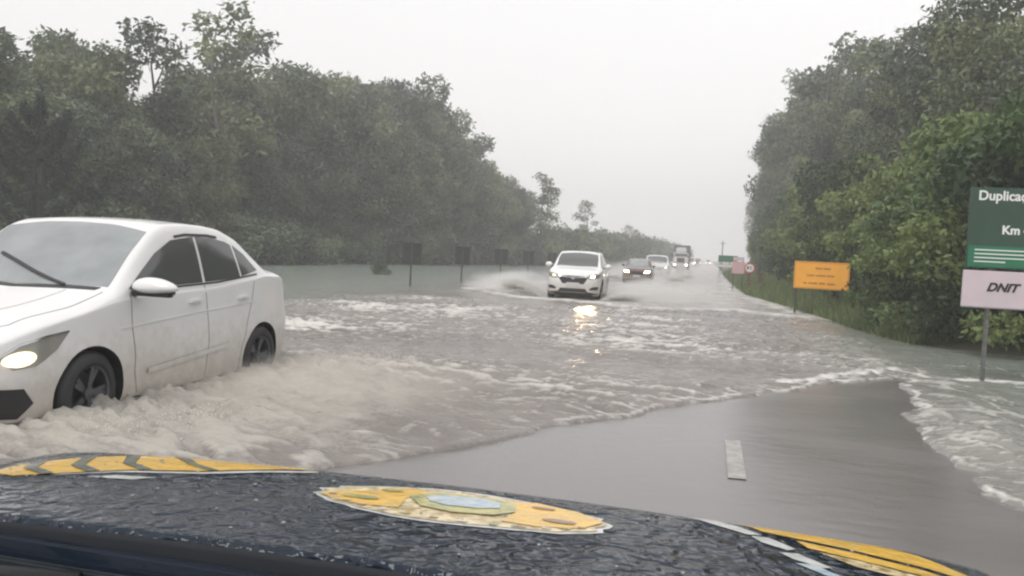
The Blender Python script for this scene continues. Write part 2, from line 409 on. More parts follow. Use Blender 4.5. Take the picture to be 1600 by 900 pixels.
def make_tree(name, seed, H, base, Rc, ncl, cr, dens, leaf, m, lean=0., flat=.85, top=.35, trunks=1, trunk_r=.16, hollow=.0):
    r = np.random.default_rng(seed); root = empty(name, (0, 0, 0)); cl = []
    for i in range(ncl):
        t = (i + r.random()) / ncl; z = base + (H - base - cr * .6) * t
        env = Rc * (top + (1 - top) * math.sin(math.pi * min(1, (1 - t) * .95 + .08)) ** .8)
        an = r.random() * 6.283; rr = env * math.sqrt(hollow + (1 - hollow) * r.random())
        cl.append((rr * math.cos(an) + lean * t, rr * math.sin(an), z, cr * (.65 + .6 * r.random())))
    me = leaves_mesh('crown', cl, dens, leaf, r, m, flat=flat); link('crown', me, root)
    mb = MB()
    for k in range(trunks):
        ox, oy = (r.normal() * .25 * k, r.normal() * .25 * k)
        pts = [(ox + lean * (j / 6) ** 1.5 + .12 * math.sin(j * 1.3 + seed + k), oy + .1 * math.cos(j * 1.7 + seed), H * .93 * j / 6 - .4 * (j == 0)) for j in range(7)]
        mb.tube(pts, [trunk_r * (1 - .85 * j / 6) for j in range(7)], 8)
        for (cx, cy, cz, c_) in cl[k::trunks][::2]:
            z0 = max(H * .12, cz - .8 - .9 * r.random()); t = z0 / H
            mb.tube([(ox + lean * t ** 1.5, oy, z0), ((ox + cx) / 2 + lean * t * .5, (oy + cy) / 2, (z0 + cz) / 2 - .1), (cx, cy, cz)], [trunk_r * .38, trunk_r * .25, .015], 5)
    mb.build('trunk', M_BARK, root, True)
    return root

def ground_z(x, y): return float(terrain(np.array([float(x)]), np.array([float(y)]))[0])
EUC = [make_tree('tree', 100 + i, H, b, Rc, nc, cr, 34, .30, M_EUC, top=tp, trunks=tk)
       for i, (H, b, Rc, nc, cr, tp, tk) in enumerate([(11, 1.2, 2.6, 34, 1.15, .35, 1), (11, 2.0, 2.2, 28, 1.1, .45, 1), (11, .8, 3.0, 38, 1.2, .5, 2), (11, 1.5, 2.3, 30, 1.05, .3, 1), (11, 1.0, 2.7, 34, 1.1, .6, 2)])]
THIN = [make_tree('slender_tree', 120 + i, 11, 3.2, 1.2, 17, .62, 26, .26, M_EUC, top=.4, trunks=1, trunk_r=.11) for i in range(2)]
used = set()
def place(proto, x, y, H, rz, label, cat='tree', group=None, H0=11., wide=1., name=None):
    o = proto if proto.name not in used else copy_tree(proto)
    used.add(proto.name)
    s = H / H0; o.scale = (s * wide, s * wide, s); o.location = (x, y, ground_z(x, y) - .1); o.rotation_euler = (0, 0, rz)
    if name: o.name = name
    tag(o, label, cat, group); return o

# left wood: its skyline as (distance along the road, height)
SKY_L = np.array([(6, 8.5), (20, 8.3), (26, 8.8), (31.8, 9.8), (34.5, 10.6), (38.2, 9.6), (43.1, 11.0), (52.4, 13.6), (57, 14.2), (59.2, 13.2), (65, 13.8), (67.5, 17.0), (75, 17.6), (82, 17.4), (88.5, 16.4), (93.5, 14.2), (103, 14), (111, 12.3), (123, 11.8), (131, 10)])
WOOD = 'trees of the flooded wood on the left'
wl_ = 'grey-green broadleaf tree crowded into the wood along the left bank'
y = 14.; i = 0
while y < 134:
    for row, (xo, hk) in enumerate([(0., .80), (3.2, .97), (7.5, 1.0)]):
        yy = y + random.uniform(-1.2, 1.2) + row * 1.1; xl = float(np.interp(yy, LE_Y, LE_X)) - 1.8 - xo + random.uniform(-.7, .7)
        # height that keeps the skyline: heights were read 30 m out from the camera
        Hh = (np.interp(yy * 30 / abs(xl), SKY_L[:, 0], SKY_L[:, 1]) - 1.55) * abs(xl) / 30 + 1.55
        if yy * 30 / abs(xl) > 133: continue
        Hh *= hk * random.uniform(.80, 1.08)
        place(EUC[i % 5], xl, yy, Hh, random.uniform(0, 6.28), wl_, group=WOOD, wide=random.uniform(.95, 1.25) * (11 / max(Hh, 7)) ** .4)
        i += 1
    y += 3.1 + y * .016
# single crowns that stand over the wood
def at_left(px_y30, H30, X):     # same reading, moved to its own distance
    return (X, px_y30 * abs(X) / 30, (H30 - 1.55) * abs(X) / 30 + 1.55)
for (y30, h30, X, lb, pr) in [(39.9, 13.5, -29, 'slim open-crowned tree rising alone above the wood, left of the tallest one', THIN[0]),
                              (45.6, 16.2, -29, 'tallest slim tree on the left skyline, reaching the top of the picture', THIN[1]),
                              (48.6, 15.6, -30, 'slim tree close behind the tallest one on the left skyline', THIN[0]),
                              (147, 16.5, -20, 'slim dark tree detached from the right end of the left wood', THIN[1]),
                              (152, 14.0, -21, 'second slim dark tree beside the detached one at the end of the left wood', THIN[0]),
                              (203, 15.5, -19, 'thin wispy tree standing alone above the far hedge left of the road', THIN[1]),
                              (238, 9.5, -19, 'small pointed tree above the far hedge, right of the wispy tree', THIN[0]),
                              (312, 14.0, -18, 'small leaning tree far off above the hedge behind the dark car', THIN[1]),
                              (345, 13.4, -17, 'last small tree of the left hedge before the truck', THIN[0])]:
    x_, y_, H_ = at_left(y30, h30, X)
    place(pr, x_, y_, H_, random.uniform(0, 6), lb, H0=11., wide=1.35)
# low growth at the foot of the wood and the far hedge
BUSH = [make_tree('bush', 140 + i, 3, .1, 1.9, 16, .85, 42, .24, M_LOW, top=.8, trunk_r=.07) for i in range(3)]
y = 10.; i = 0
while y < 330:
    xl = float(np.interp(y, LE_Y, LE_X)) - .3 + random.uniform(-.5, .5)
    Hh = random.uniform(2.2, 3.6) if y < 95 else random.uniform(3.8, 5.8) + (y - 95) * .006
    place(BUSH[i % 3], xl, y, Hh, random.uniform(0, 6.28), 'low dull green bush at the water edge under the left wood' if y < 95 else 'hazy bush of the far hedge beyond the left wood', 'bush',
          'bushes at the foot of the left wood' if y < 95 else 'bushes of the far left hedge', H0=3., wide=1.25)
    y += 2.3 + y * .022; i += 1

# young pine with upswept branches, in front of the left wood
M_PBARK = mat('pine_bark', (.035, .035, .035), .85, noise=((.06, .055, .05), 5, 4))
def make_pine():
    root = empty('pine_tree', (0, 0, 0)); r = np.random.default_rng(5); mb = MB(); cl = []
    mb.tube([(0, 0, -.3), (.05, 0, 3), (.0, .02, 6.4)], [.16, .1, .03], 8)
    for i in range(16):
        z0 = .9 + i * .3; an = i * 2.4 + r.random(); L = 2.3 * (1 - .045 * i)
        tip = Vector((math.cos(an) * L * .80, math.sin(an) * L * .80, z0 + L * .95)); mid = Vector((math.cos(an) * L * .5, math.sin(an) * L * .5, z0 + L * .22))
        mb.tube([(0, 0, z0), mid, tip], [.05, .035, .015], 5)
        for t in np.linspace(.3, 1, 8):
            p_ = (Vector((0, 0, z0)) * (1 - t) ** 2 + mid * 2 * t * (1 - t) + tip * t * t); cl.append((p_.x, p_.y, p_.z, .20 - .08 * t))
    for z in np.linspace(1, 6.5, 22): cl.append((0, 0, z, .22 - .02 * z))
    link('crown', leaves_mesh('crown', cl, 420, .15, r, M_PINE, elong=5, flat=1), root); mb.build('trunk', M_PBARK, root, True)
    return root
pn = make_pine(); pn.location = (-23.0, 24.6, -.1); pn.scale = (1.15, 1.15, 1.0)
tag(pn, 'dark young pine with upswept branches standing before the left wood', 'tree')

# right side: tall wood behind, lush shrubs in front
SKY_R = np.array([(24, 8.6), (29, 9.9), (33, 11.3), (38, 11.6), (49, 13.8), (68, 18.2), (82, 20), (98, 22.), (162, 23.), (180, 22)])
RW = [make_tree('tree', 160 + i, 11, b, Rc, nc, 1.0, 27, .22, M_EUC, top=tp, trunks=tk, lean=ln)
      for i, (b, Rc, nc, tp, tk, ln) in enumerate([(1.5, 2.2, 34, .5, 2, -.3), (2., 1.9, 28, .35, 1, .2), (1., 2.4, 36, .6, 2, 0)])]
y = 17.; i = 0
while y < 175:
    for row, xo in enumerate((0, 3.0)):
        X = 8.6 + xo + random.uniform(-.6, .6) + 1.6 * min(1, max(0, (y - 40) / 40)); yy = y + random.uniform(-1, 1) + row * .8
        Hh = (np.interp(yy * 9 / X, SKY_R[:, 0], SKY_R[:, 1]) - 1.55) * X / 9 + 1.55
        Hh = min(Hh, 24) * random.uniform(.76, 1.0) * (1 if row == 0 else .92) * (.86 if y > 42 else .93)
        place(RW[i % 3], X, yy, Hh, random.uniform(0, 6.28), 'tall grey-green tree crowded into the wood on the right bank', group='trees of the right wood', wide=random.uniform(.95, 1.2) * (11 / Hh) ** .35)
        i += 1
    y += 2.6 + y * .028
for (X, yy, Hh, lb, pr) in [(9.2, 31.5, 11.4, 'open-crowned tree at the top right corner, with sky through its leaves', RW[1]),
                            (8.8, 41, 12.6, 'airy tree whose thin crown stands out over the right wood', THIN[0]),
                            (8.6, 46, 13.6, 'slim tree with a feathery top on the right skyline', THIN[1]),
                            (7.6, 66, 15.2, 'slim tree leaning out at the left flank of the right wood', THIN[0]),
                            (8.6, 92, 17.0, 'outermost tree of the right wood, its leaves hanging towards the road', RW[0]),
                            (7.4, 112, 19.5, 'feathery slim tree hanging out farthest down the right wood', THIN[0]),
                            (8.2, 80, 19.0, 'tree with tufted crown on the shoulder of the right wood', THIN[1])]:
    place(pr, X, yy, Hh, random.uniform(0, 6), lb, wide=1.1)
for j, yy in enumerate([34, 37, 44, 50, 55, 61, 68, 75, 83, 92, 102, 114, 128, 145]):
    X = 8.2 + .8 * (j % 3) + (0 if yy < 45 else .7); Hh = (float(np.interp(yy * 9 / X, SKY_R[:, 0], SKY_R[:, 1])) - 1.55) * X / 9 + 1.55
    place(THIN[j % 2], X, yy, Hh * (.96, 1.03, .99, 1.05)[j % 4], j * 1.3, 'slim feathery crown standing up out of the right wood', group='slim trees above the right wood', wide=1.15)
def make_shrub(seed):
    return make_tree('shrub', seed, 4, .1, 1.7, 26, .62, 75, .17, M_LUSH, top=.75, trunk_r=.06, flat=.7, trunks=2)
SHR = [make_shrub(180 + i) for i in range(4)]
y = 14.; i = 0
sh = []
while y < 110:
    base = float(np.interp(y, WE_Y, WE_X))
    off = np.interp(y, [14, 18, 24, 30, 45, 110], [1.0, 1.2, 1.4, 2.3, 3.6, 4.8])
    if 23 < y < 28: off += .55
    for row, (xo, hk) in enumerate([(0, .62), (1.5, 1.0)]):
        Hh = np.interp(y, [14, 20, 25, 30, 51, 107], [4.9, 5.0, 4.9, 4.7, 6.0, 7.0]) * hk * random.uniform(.85, 1.08)
        sh.append((base + off + xo + random.uniform(-.25, .25), y + random.uniform(-.6, .6), Hh))
    y += 1.25 + y * .022
for (X, yy, Hh) in sh:
    place(SHR[i % 4], X, yy, Hh, random.uniform(0, 6.28), 'lush bright green shrub in the tangle along the right bank', 'shrub', 'shrubs along the right bank', H0=4., wide=1.1 * (4 / Hh) ** .3)
    i += 1
# grass on the right bank
r = np.random.default_rng(12); k = 42000
gy = 19 + 90 * r.random(k) ** 1.6; gx = np.interp(gy, WE_Y, WE_X) + .02 + 3.6 * r.random(k) ** 1.1
gz = terrain(gx, gy); hh = .16 + .34 * r.random(k); a = r.random(k) * 6.28
dx = np.cos(a) * .02 * (1 + gy / 25); dy = np.sin(a) * .02 * (1 + gy / 25); ln = r.normal(size=(k, 2)) * .10
V = np.stack([np.stack([gx - dx, gy - dy, gz - .03], -1), np.stack([gx + dx, gy + dy, gz - .03], -1), np.stack([gx + ln[:, 0], gy + ln[:, 1], gz + hh], -1)], 1).reshape(-1, 3)
me = np_mesh('grass', V, np.arange(3 * k).reshape(-1, 3)); at = me.attributes.new('tone', 'FLOAT', 'POINT'); at.data.foreach_set('value', np.repeat(np.clip(.5 + .2 * r.normal(size=k), 0, 1), 3).astype(np.float32))
me.materials.append(M_GRASS); tag(link('grass', me), 'rough green grass on the bank at the right of the road', 'grass', kind='stuff')

# ------------------------------------------------------------------ signs
m_post = mat('galvanised_post', (.20, .20, .195), .5, .5, noise=((.11, .11, .11), 9, 4))
m_postd = mat('dark_weathered_post', (.035, .038, .035), .6, noise=((.06, .06, .055), 9, 4))
m_back = mat('dark_sign_back', (.022, .028, .024), .55, .2, noise=((.04, .045, .04), 6, 4))
m_green = mat('green_sign_face', (.012, .135, .065), .35, noise=((.018, .165, .08), 3, 4))
m_dgreen = mat('dark_green_sign_face', (.024, .060, .040), .35, noise=((.03, .072, .048), 3, 4))
m_white = mat('white_sign_face', (.62, .52, .55), .4, noise=((.55, .47, .50), 2, 4))
m_letter = mat('white_lettering', (.78, .78, .76), .4)
m_black = mat('black_lettering', (.012, .01, .014), .4)
m_orange = mat('orange_sign_face', (.92, .42, .045), .4, noise=((.85, .38, .04), 2.5, 4))
m_oborder = mat('faded_orange_print', (.30, .12, .03), .5)
m_alu = mat('aluminium_frame', (.30, .30, .30), .45, .6)
def text_mesh(s, size, m, parent, name, loc, shear=0., off=0., align='LEFT', sx=1.):
    c = bpy.data.curves.new(name, 'FONT'); c.body = s; c.size = size; c.shear = shear; c.offset = off; c.extrude = .004; c.align_x = align; c.align_y = 'CENTER'
    o = bpy.data.objects.new('tmp', c); COL.objects.link(o); dg = bpy.context.evaluated_depsgraph_get(); me = bpy.data.meshes.new_from_object(o.evaluated_get(dg))
    bpy.data.objects.remove(o); bpy.data.curves.remove(c); me.name = name; me.materials.clear()
    q = link(name, me, parent, m); q.location = loc; q.rotation_euler = (R(90), 0, 0); q.scale = (sx, 1, 1)
    return q
# project sign at the right edge
t = tag(empty('information_sign', (3.55, 13.12, 0), R(-2)), 'tall green and pale pink roadworks board on thin metal posts at the right edge', 'sign')
MB().box((0, -.02, 1.65), (1.45, .02, 2.80), .008).build('green_panel', m_dgreen, t)
MB().box((0.02, -.032, 1.67), (1.43, -.021, 1.97), .003).build('green_band', m_green, t)
MB().box((-.02, -.02, 1.09), (1.47, .02, 1.62), .008).build('pale_panel', m_white, t)
MB().box((-.02, -.028, 1.085), (1.47, .022, 1.105), .002).build('panel_edge', m_alu, t)
for xx in (.34, 1.11):
    MB().box((xx - .028, .022, -.45), (xx + .028, .07, 2.74), .008).build('post', m_post, t)
text_mesh('Duplicação', .19, m_letter, t, 'lettering', (.10, -.024, 2.68), off=.004, sx=.93)
text_mesh('Km 4', .17, m_letter, t, 'lettering', (.43, -.024, 2.20), off=.005, sx=.95)
text_mesh('DNIT', .165, m_black, t, 'lettering', (.29, -.024, 1.385), shear=.35, off=.006, sx=1.0)
mb = MB()
for k_, (a_, b_) in enumerate([(.10, 1.25), (.10, 1.3), (.10, 1.28), (.10, .5)]):
    mb.box((a_, -.037, 1.905 - .055 * k_), (b_, -.033, 1.921 - .055 * k_))
mb.build('small_print', m_letter, t)
# orange works sign
t = tag(empty('orange_sign', (3.33, 27.0, 0), R(-12)), 'wide orange roadworks sign on two dark posts in the grass on the right', 'sign')
MB().box((-.80, -.02, .86), (.80, .02, 1.70), .01).build('orange_panel', m_orange, t)
mb = MB()
for lo, hi in [((-.775, .835, .885), (.775, .835, .897)), ((-.775, 0, 1.663), (.775, 0, 1.675))]: mb.box((lo[0], -.024, lo[2]), (hi[0], -.021, hi[2]))
for sx_ in (-.775, .763): mb.box((sx_, -.024, .90), (sx_ + .012, -.021, 1.66))
mb.build('border_line', m_oborder, t)
mb = MB()
for z_, words in [(1.50, [(-.18, .02), (.05, .26)]), (1.28, [(-.42, -.20), (-.16, .12), (.16, .38)]), (1.04, [(-.52, -.42), (-.36, -.10), (-.05, .12), (.18, .42)])]:
    for a_, b_ in words:
        x_ = a_
        while x_ < b_:
            w_ = random.uniform(.018, .034); mb.box((x_, -.024, z_ - .03), (min(x_ + w_, b_), -.021, z_ + .03 - random.choice((0, 0, .015)))); x_ += w_ + .012
mb.build('faded_writing', m_oborder, t)
for xx in (-.72, .58): MB().box((xx - .03, .022, -.4), (xx + .03, .075, 1.66), .008).build('post', m_postd, t)
# far pair on the right: pale board and round restriction sign
m_pink = mat('pale_pink_face', (.62, .42, .42), .5, noise=((.55, .36, .37), 4, 4))
m_brown = mat('brown_timber', (.14, .07, .045), .7, noise=((.09, .045, .03), 8, 4))
m_red = mat('sign_red', (.55, .05, .04), .4)
t = tag(empty('roadside_board', (1.5, 47.2, 0)), 'small pale pink board on the far right verge beside the round sign', 'sign')
MB().box((-.33, -.02, .95), (.33, .02, 1.62), .008).build('lower_panel', m_pink, t)
MB().box((-.29, -.02, 1.66), (.29, .02, 1.86), .008).build('upper_panel', m_white, t)
for xx in (-.25, .25): MB().box((xx - .025, .022, -.3), (xx + .025, .06, 1.8)).build('post', m_postd, t)
t = tag(empty('round_sign', (2.02, 45.5, 0)), 'round pale sign with dark marks on a brown post on the far right verge', 'sign')
MB().lathe([(-.01, .0), (-.01, .27), (.01, .27), (.01, 0)], 'y', (0, 0, 1.3), 32).build('disc', m_letter, t)
MB().lathe([(-.02, .215), (-.02, .27), (-.011, .27), (-.011, .215)], 'y', (0, 0, 1.3), 32).build('rim', m_red, t)
MB().box((-.14, -.025, 1.24), (-.05, -.021, 1.38)).box((.0, -.025, 1.24), (.12, -.021, 1.27)).box((.0, -.025, 1.33), (.12, -.021, 1.37)).build('symbol', m_black, t)
MB().box((-.07, .012, -.3), (.07, .1, 1.5), .01).build('post', m_brown, t)
t = tag(empty('timber_post', (2.55, 44.6, 0)), 'short brown timber post in the grass right of the round sign', 'post')
MB().box((-.1, -.06, -.3), (.1, .06, 1.05), .01).build('shaft', m_brown, t); MB().box((-.12, -.08, 1.05), (.12, .08, 1.10), .01).build('cap', m_brown, t)
t = tag(empty('green_direction_sign', (1.9, 92, 0)), 'far green road sign with a white strip beneath it at the right verge', 'sign')
MB().box((-1.1, -.03, 1.55), (.9, .03, 2.25), .01).build('panel', m_green, t); MB().box((-1.3, -.03, 1.0), (.3, .03, 1.25), .01).build('white_strip', m_letter, t)
for xx in (-.9, .1): MB().box((xx - .04, .035, -.3), (xx + .04, .09, 2.2)).build('post', m_post, t)
# five chevron boards seen from behind on the left verge
def marker():
    t = empty('chevron_sign', (0, 0, 0))
    mb = MB().box((-.36, 0, .85), (-.04, .03, 1.60), .006).box((.04, 0, .85), (.36, .03, 1.60), .006).box((-.38, -.018, 1.50), (.38, .0, 1.56), .004).box((-.38, -.018, .90), (.38, .0, .96), .004)
    mb.box((-.39, .0, 1.60), (.39, .04, 1.66), .004)
    mb.build('panel', m_back, t); MB().box((-.035, -.04, -.4), (.035, -.02, 1.64), .005).build('post', m_postd, t); return t
mk = marker(); ords = ['nearest', 'second', 'third', 'fourth', 'fifth and farthest']
for i, (x_, y_, s_) in enumerate([(-10.96, 29.67, 1.), (-10.75, 35.6, .98), (-10.9, 43.2, .97), (-11.1, 51, .96), (-11.3, 60, .95)]):
    o = mk if i == 0 else copy_tree(mk); o.location = (x_, y_, 0); o.scale = (s_, s_, s_); o.rotation_euler = (0, 0, R([3, -4, 8, 2, -3][i]))
    tag(o, 'dark back of the ' + ords[i] + ' road marker board standing in the left water', 'sign', 'marker boards on the left verge')
t = place(BUSH[1], -16.2, 39.5, .75, 0, 'small dark tuft poking out of the flood left of the marker boards', 'bush', H0=3.); t.location.z = -.05
# poles far down the road
for (x_, y_, H_, lb) in [(1.9, 150, 5.2, 'thin dark pole far down the right verge'), (-12.2, 165, 5.6, 'thin dark pole far down the left verge near the truck'), (3.4, 62, 2.6, 'dark round lamp head on a thin stalk above the far pale board')]:
    t = tag(empty('pole', (x_, y_, 0)), lb, 'pole'); MB().tube([(0, 0, -.4), (0, 0, H_)], [.12, .07], 8).build('shaft', m_postd, t)
    if H_ < 3: MB().lathe([(-.14, .0), (-.12, .16), (.05, .2), (.14, .1), (.16, 0)], 'z', (0, 0, H_ + .1), 12).build('lamp_head', m_back, t)
    else: MB().box((-.5, -.04, H_ - .5), (.5, .04, H_ - .4)).build('crossarm', m_postd, t)

# ------------------------------------------------------------------ cars
def paint_mat(name, c, dirt):
    m = mat(name, c, .28, 0., .5, noise=(dirt, 1.6, 5), coat=.6, bump=(38, .12, .004)); nt = m.node_tree; n = nt.nodes; l = nt.links; p = n['Principled BSDF']
    src = p.inputs['Base Color'].links[0].from_socket; tc = [q for q in n if q.type == 'TEX_COORD'][0]
    sp = n.new('ShaderNodeSeparateXYZ'); l.new(tc.outputs['Object'], sp.inputs[0])
    nz = n.new('ShaderNodeTexNoise'); nz.inputs['Scale'].default_value = 7; nz.inputs['Detail'].default_value = 8; nz.inputs['Roughness'].default_value = .7; l.new(tc.outputs['Object'], nz.inputs[0])
    a = n.new('ShaderNodeMath'); a.operation = 'MULTIPLY_ADD'; a.inputs[1].default_value = -.9; l.new(nz.outputs[0], a.inputs[0]); l.new(sp.outputs[2], a.inputs[2])
    r = n.new('ShaderNodeMapRange'); r.inputs[1].default_value = .35; r.inputs[2].default_value = -.25; r.inputs[4].default_value = .8; l.new(a.outputs[0], r.inputs[0])
    mx = n.new('ShaderNodeMix'); mx.data_type = 'RGBA'; l.new(r.outputs[0], mx.inputs[0]); l.new(src, mx.inputs[6]); mx.inputs[7].default_value = (.42, .37, .30, 1); l.new(mx.outputs[2], p.inputs['Base Color'])
    rr = n.new('ShaderNodeMapRange'); rr.inputs[3].default_value = .28; rr.inputs[4].default_value = .6; l.new(r.outputs[0], rr.inputs[0]); l.new(rr.outputs[0], p.inputs['Roughness'])
    return m
m_wpaint = paint_mat('white_car_paint', (.74, .74, .745), (.70, .69, .68))
m_hpaint = paint_mat('white_suv_paint', (.80, .80, .80), (.72, .71, .70))
m_dpaint = paint_mat('maroon_car_paint', (.085, .032, .030), (.10, .05, .045))
m_glass = mat('car_glass', (.075, .08, .08), .08, 0., .5, coat=.3)
m_wind = mat('windscreen_glass', (.27, .29, .295), .10, 0., .8, noise=((.20, .215, .22), 2.5, 3))  # pale grey base colour stands in for sky reflected in the screen
m_trim = mat('black_plastic_trim', (.018, .018, .02), .5)
m_tyre = mat('tyre_rubber', (.022, .023, .026), .6, bump=(60, .3, .004))
m_rim = mat('dark_alloy', (.12, .13, .15), .35, .8)
m_rims = mat('silver_alloy', (.40, .40, .41), .35, .85)
m_seam = mat('panel_gap', (.16, .16, .16), .6)
m_chrome = mat('chrome', (.6, .6, .6), .2, 1.)
m_lens = mat('headlight_lens', (.30, .30, .27), .15, .2, emit=((1., .88, .62), .0))
m_lamp = mat('lit_headlamp', (.8, .75, .6), .2, emit=((1., .80, .45), 1.3))
m_lamp_hot = mat('lit_dipped_beam', (.8, .75, .6), .2, emit=((1., .78, .50), 22.))
m_lampf = mat('lit_far_headlamp', (.8, .8, .7), .2, emit=((1., .93, .8), 9.))
m_plate = mat('number_plate', (.55, .55, .55), .5)

def smooth1(v, s):
    if s <= 0: return v
    k = int(3 * s) + 1; w = np.exp(-.5 * (np.arange(-k, k + 1) / s) ** 2); w /= w.sum()
    return np.convolve(np.pad(v, k, mode='edge'), w, mode='valid')

class Car:
    """lofted shell. st rows: y, zbot, w, zmid, wsh, zbelt, wr, zr, ztop"""
    def __init__(s, name, st, axles, wheel_r, half_w, paint, loc, rz, label, scale=1.):
        s.t = tag(empty(name, loc, rz), label, 'car'); s.t.scale = (scale,) * 3
        st = np.array(st, float); ys = np.unique(np.concatenate([np.arange(st[0, 0], st[-1, 0], .035), [st[-1, 0]]]))
        cols = [smooth1(np.interp(ys, st[:, 0], st[:, j]), 1.3) for j in range(1, 9)]
        zb, w, zm, wsh, zbe, wr, zr, zt = cols
        rings = []
        for i in range(len(ys)):
            pts = np.array([(0, zb[i]), (w[i] * .80, zb[i]), (w[i] * .955, zb[i] + .05), (w[i] * .985, (zb[i] + .1 + zm[i]) / 2), (w[i], zm[i]), (wsh[i] + .25 * (w[i] - wsh[i]), zbe[i] - .05), (wsh[i], zbe[i]),
                            (wsh[i] * .5 + wr[i] * .5 + .012, zbe[i] * .5 + zr[i] * .5), (wr[i], zr[i]), (wr[i] * .84, zr[i] + (zt[i] - zr[i]) * .55), (wr[i] * .45, zr[i] + (zt[i] - zr[i]) * .9), (0, zt[i])])
            # Catmull-Rom round the section
            P = np.vstack([[-pts[1, 0], pts[1, 1]], pts, [-pts[-2, 0], pts[-2, 1]]]); out = []
            for a in range(1, len(P) - 2):
                for u in np.linspace(0, 1, 5)[:-1]:
                    p0, p1, p2, p3 = P[a - 1], P[a], P[a + 1], P[a + 2]
                    tn = .38
                    m1 = (p2 - p0) * tn; m2 = (p3 - p1) * tn
                    out.append((2 * u ** 3 - 3 * u ** 2 + 1) * p1 + (u ** 3 - 2 * u ** 2 + u) * m1 + (-2 * u ** 3 + 3 * u ** 2) * p2 + (u ** 3 - u ** 2) * m2)
            out.append(pts[-1]); rings.append(np.array(out))
        m = len(rings[0]); V = []; n_ = 2 * m - 2
        for y_, rg in zip(ys, rings):
            for q in rg: V.append((q[0], y_, q[1]))
            for q in rg[-2:0:-1]: V.append((-q[0], y_, q[1]))
        F = []
        for i in range(len(ys) - 1):
            for k in range(n_):
                k2 = (k + 1) % n_; F.append((i * n_ + k, (i + 1) * n_ + k, (i + 1) * n_ + k2, i * n_ + k2))
        for e, rev in ((0, False), (len(ys) - 1, True)):
            c = len(V); V.append((0, ys[e], float(np.mean(rings[e][:, 1]))))
            for k in range(n_):
                k2 = (k + 1) % n_; f = (e * n_ + k, e * n_ + k2, c); F.append(f[::-1] if rev else f)
        me = bpy.data.meshes.new('body'); me.from_pydata(V, [], F); me.update()
        bm = bmesh.new(); bm.from_mesh(me); bmesh.ops.recalc_face_normals(bm, faces=bm.faces[:]); bm.to_mesh(me)
        s.bvh = BVHTree.FromBMesh(bm); bm.free()
        body = link('body', me, s.t, paint, True); me.materials.append(m_trim)
        # wheel arches
        cut = MB()
        for ya_ in axles:
            for sd in (-1, 1):
                x0, x1 = (half_w - .27, half_w + .3) if sd > 0 else (-half_w - .3, -half_w + .27)
                N = 40; rr = wheel_r * 1.13; vv = [(x, ya_ + rr * math.cos(2 * math.pi * k / N), wheel_r + rr * math.sin(2 * math.pi * k / N)) for x in (x0, x1) for k in range(N)]
                ff = [(k, (k + 1) % N, N + (k + 1) % N, N + k) for k in range(N)] + [tuple(range(N))[::-1], tuple(range(N, 2 * N))]
                cut.add(vv, ff)
        co = cut.build('cut'); bm = bmesh.new(); bm.from_mesh(co.data); bmesh.ops.recalc_face_normals(bm, faces=bm.faces[:]); bm.to_mesh(co.data); bm.free()
        s.t.location = (0, 0, 0); s.t.rotation_euler = (0, 0, 0); s.t.scale = (1, 1, 1)
        md = body.modifiers.new('b', 'BOOLEAN'); md.object = co; md.operation = 'DIFFERENCE'; md.solver = 'EXACT'
        bpy.context.view_layer.update(); dg = bpy.context.evaluated_depsgraph_get()
        nm = bpy.data.meshes.new_from_object(body.evaluated_get(dg)); body.modifiers.clear(); body.data = nm; nm.name = 'body'
        bpy.data.objects.remove(co)
        nm.materials.clear(); nm.materials.append(paint); nm.materials.append(m_trim)
        for f in nm.polygons:
            c = f.center; well = any(abs(math.hypot(c.y - a, c.z - wheel_r) - wheel_r * 1.13) < .012 and abs(f.normal.x) < .35 and f.normal.y * (a - c.y) + f.normal.z * (wheel_r - c.z) > 0 for a in axles) or \
                (abs(f.normal.x) > .95 and abs(abs(c.x) - (half_w - .27)) < .01 and any(math.hypot(c.y - a, c.z - wheel_r) < wheel_r * 1.13 for a in axles))
            f.material_index = 1 if (well or c.z < .17) else 0
            f.use_smooth = not well
        try: nm.set_sharp_from_angle(angle=R(38))
        except Exception: pass
        s.t.location = loc; s.t.rotation_euler = (0, 0, rz); s.t.scale = (scale,) * 3
        s.body = body; s.axles = axles; s.wr = wheel_r; s.hw = half_w
    def patch(s, name, outline, plane, m, step=.05, off=.004, parent=None, sub=None, flip=1, skirt=.012):
        """a plate that follows the shell; outline in (y,z) for side, (x,z) for front/rear, (x,y) for top"""
        pts = [Vector(p) for p in outline]; k = len(pts)
        ol = []; ed = []
        for i in range(k):
            a, b = pts[i], pts[(i + 1) % k]; nseg = max(1, int((b - a).length / step))
            for j in range(nseg): ol.append(a.lerp(b, j / nseg))
        K = len(ol); xs = [p.x for p in ol]; ysl = [p.y for p in ol]
        def inside(q):
            c = False
            for i in range(K):
                a, b = ol[i], ol[i - 1]
                if (a.y > q.y) != (b.y > q.y) and q.x < (b.x - a.x) * (q.y - a.y) / (b.y - a.y) + a.x: c = not c
            return c
        def clear(q): return all((q - p).length > step * .45 for p in ol)
        ins = [];
        for gx_ in np.arange(min(xs) + step / 2, max(xs), step):
            for gy_ in np.arange(min(ysl) + step / 2, max(ysl), step):
                q = Vector((gx_, gy_))
                if inside(q) and clear(q): ins.append(q)
        ring = list(range(K))
        area = sum(ol[i - 1].x * ol[i].y - ol[i].x * ol[i - 1].y for i in range(K))
        if area < 0: ring = ring[::-1]
        v2, _, tri, *_r = delaunay_2d_cdt(ol + ins, [], [ring], 1, 1e-5)
        dirs = {'right': Vector((-1, 0, 0)), 'left': Vector((1, 0, 0)), 'front': Vector((0, 1, 0)), 'rear': Vector((0, -1, 0)), 'top': Vector((0, 0, -1))}[plane]
        V = []; N = []; last = None
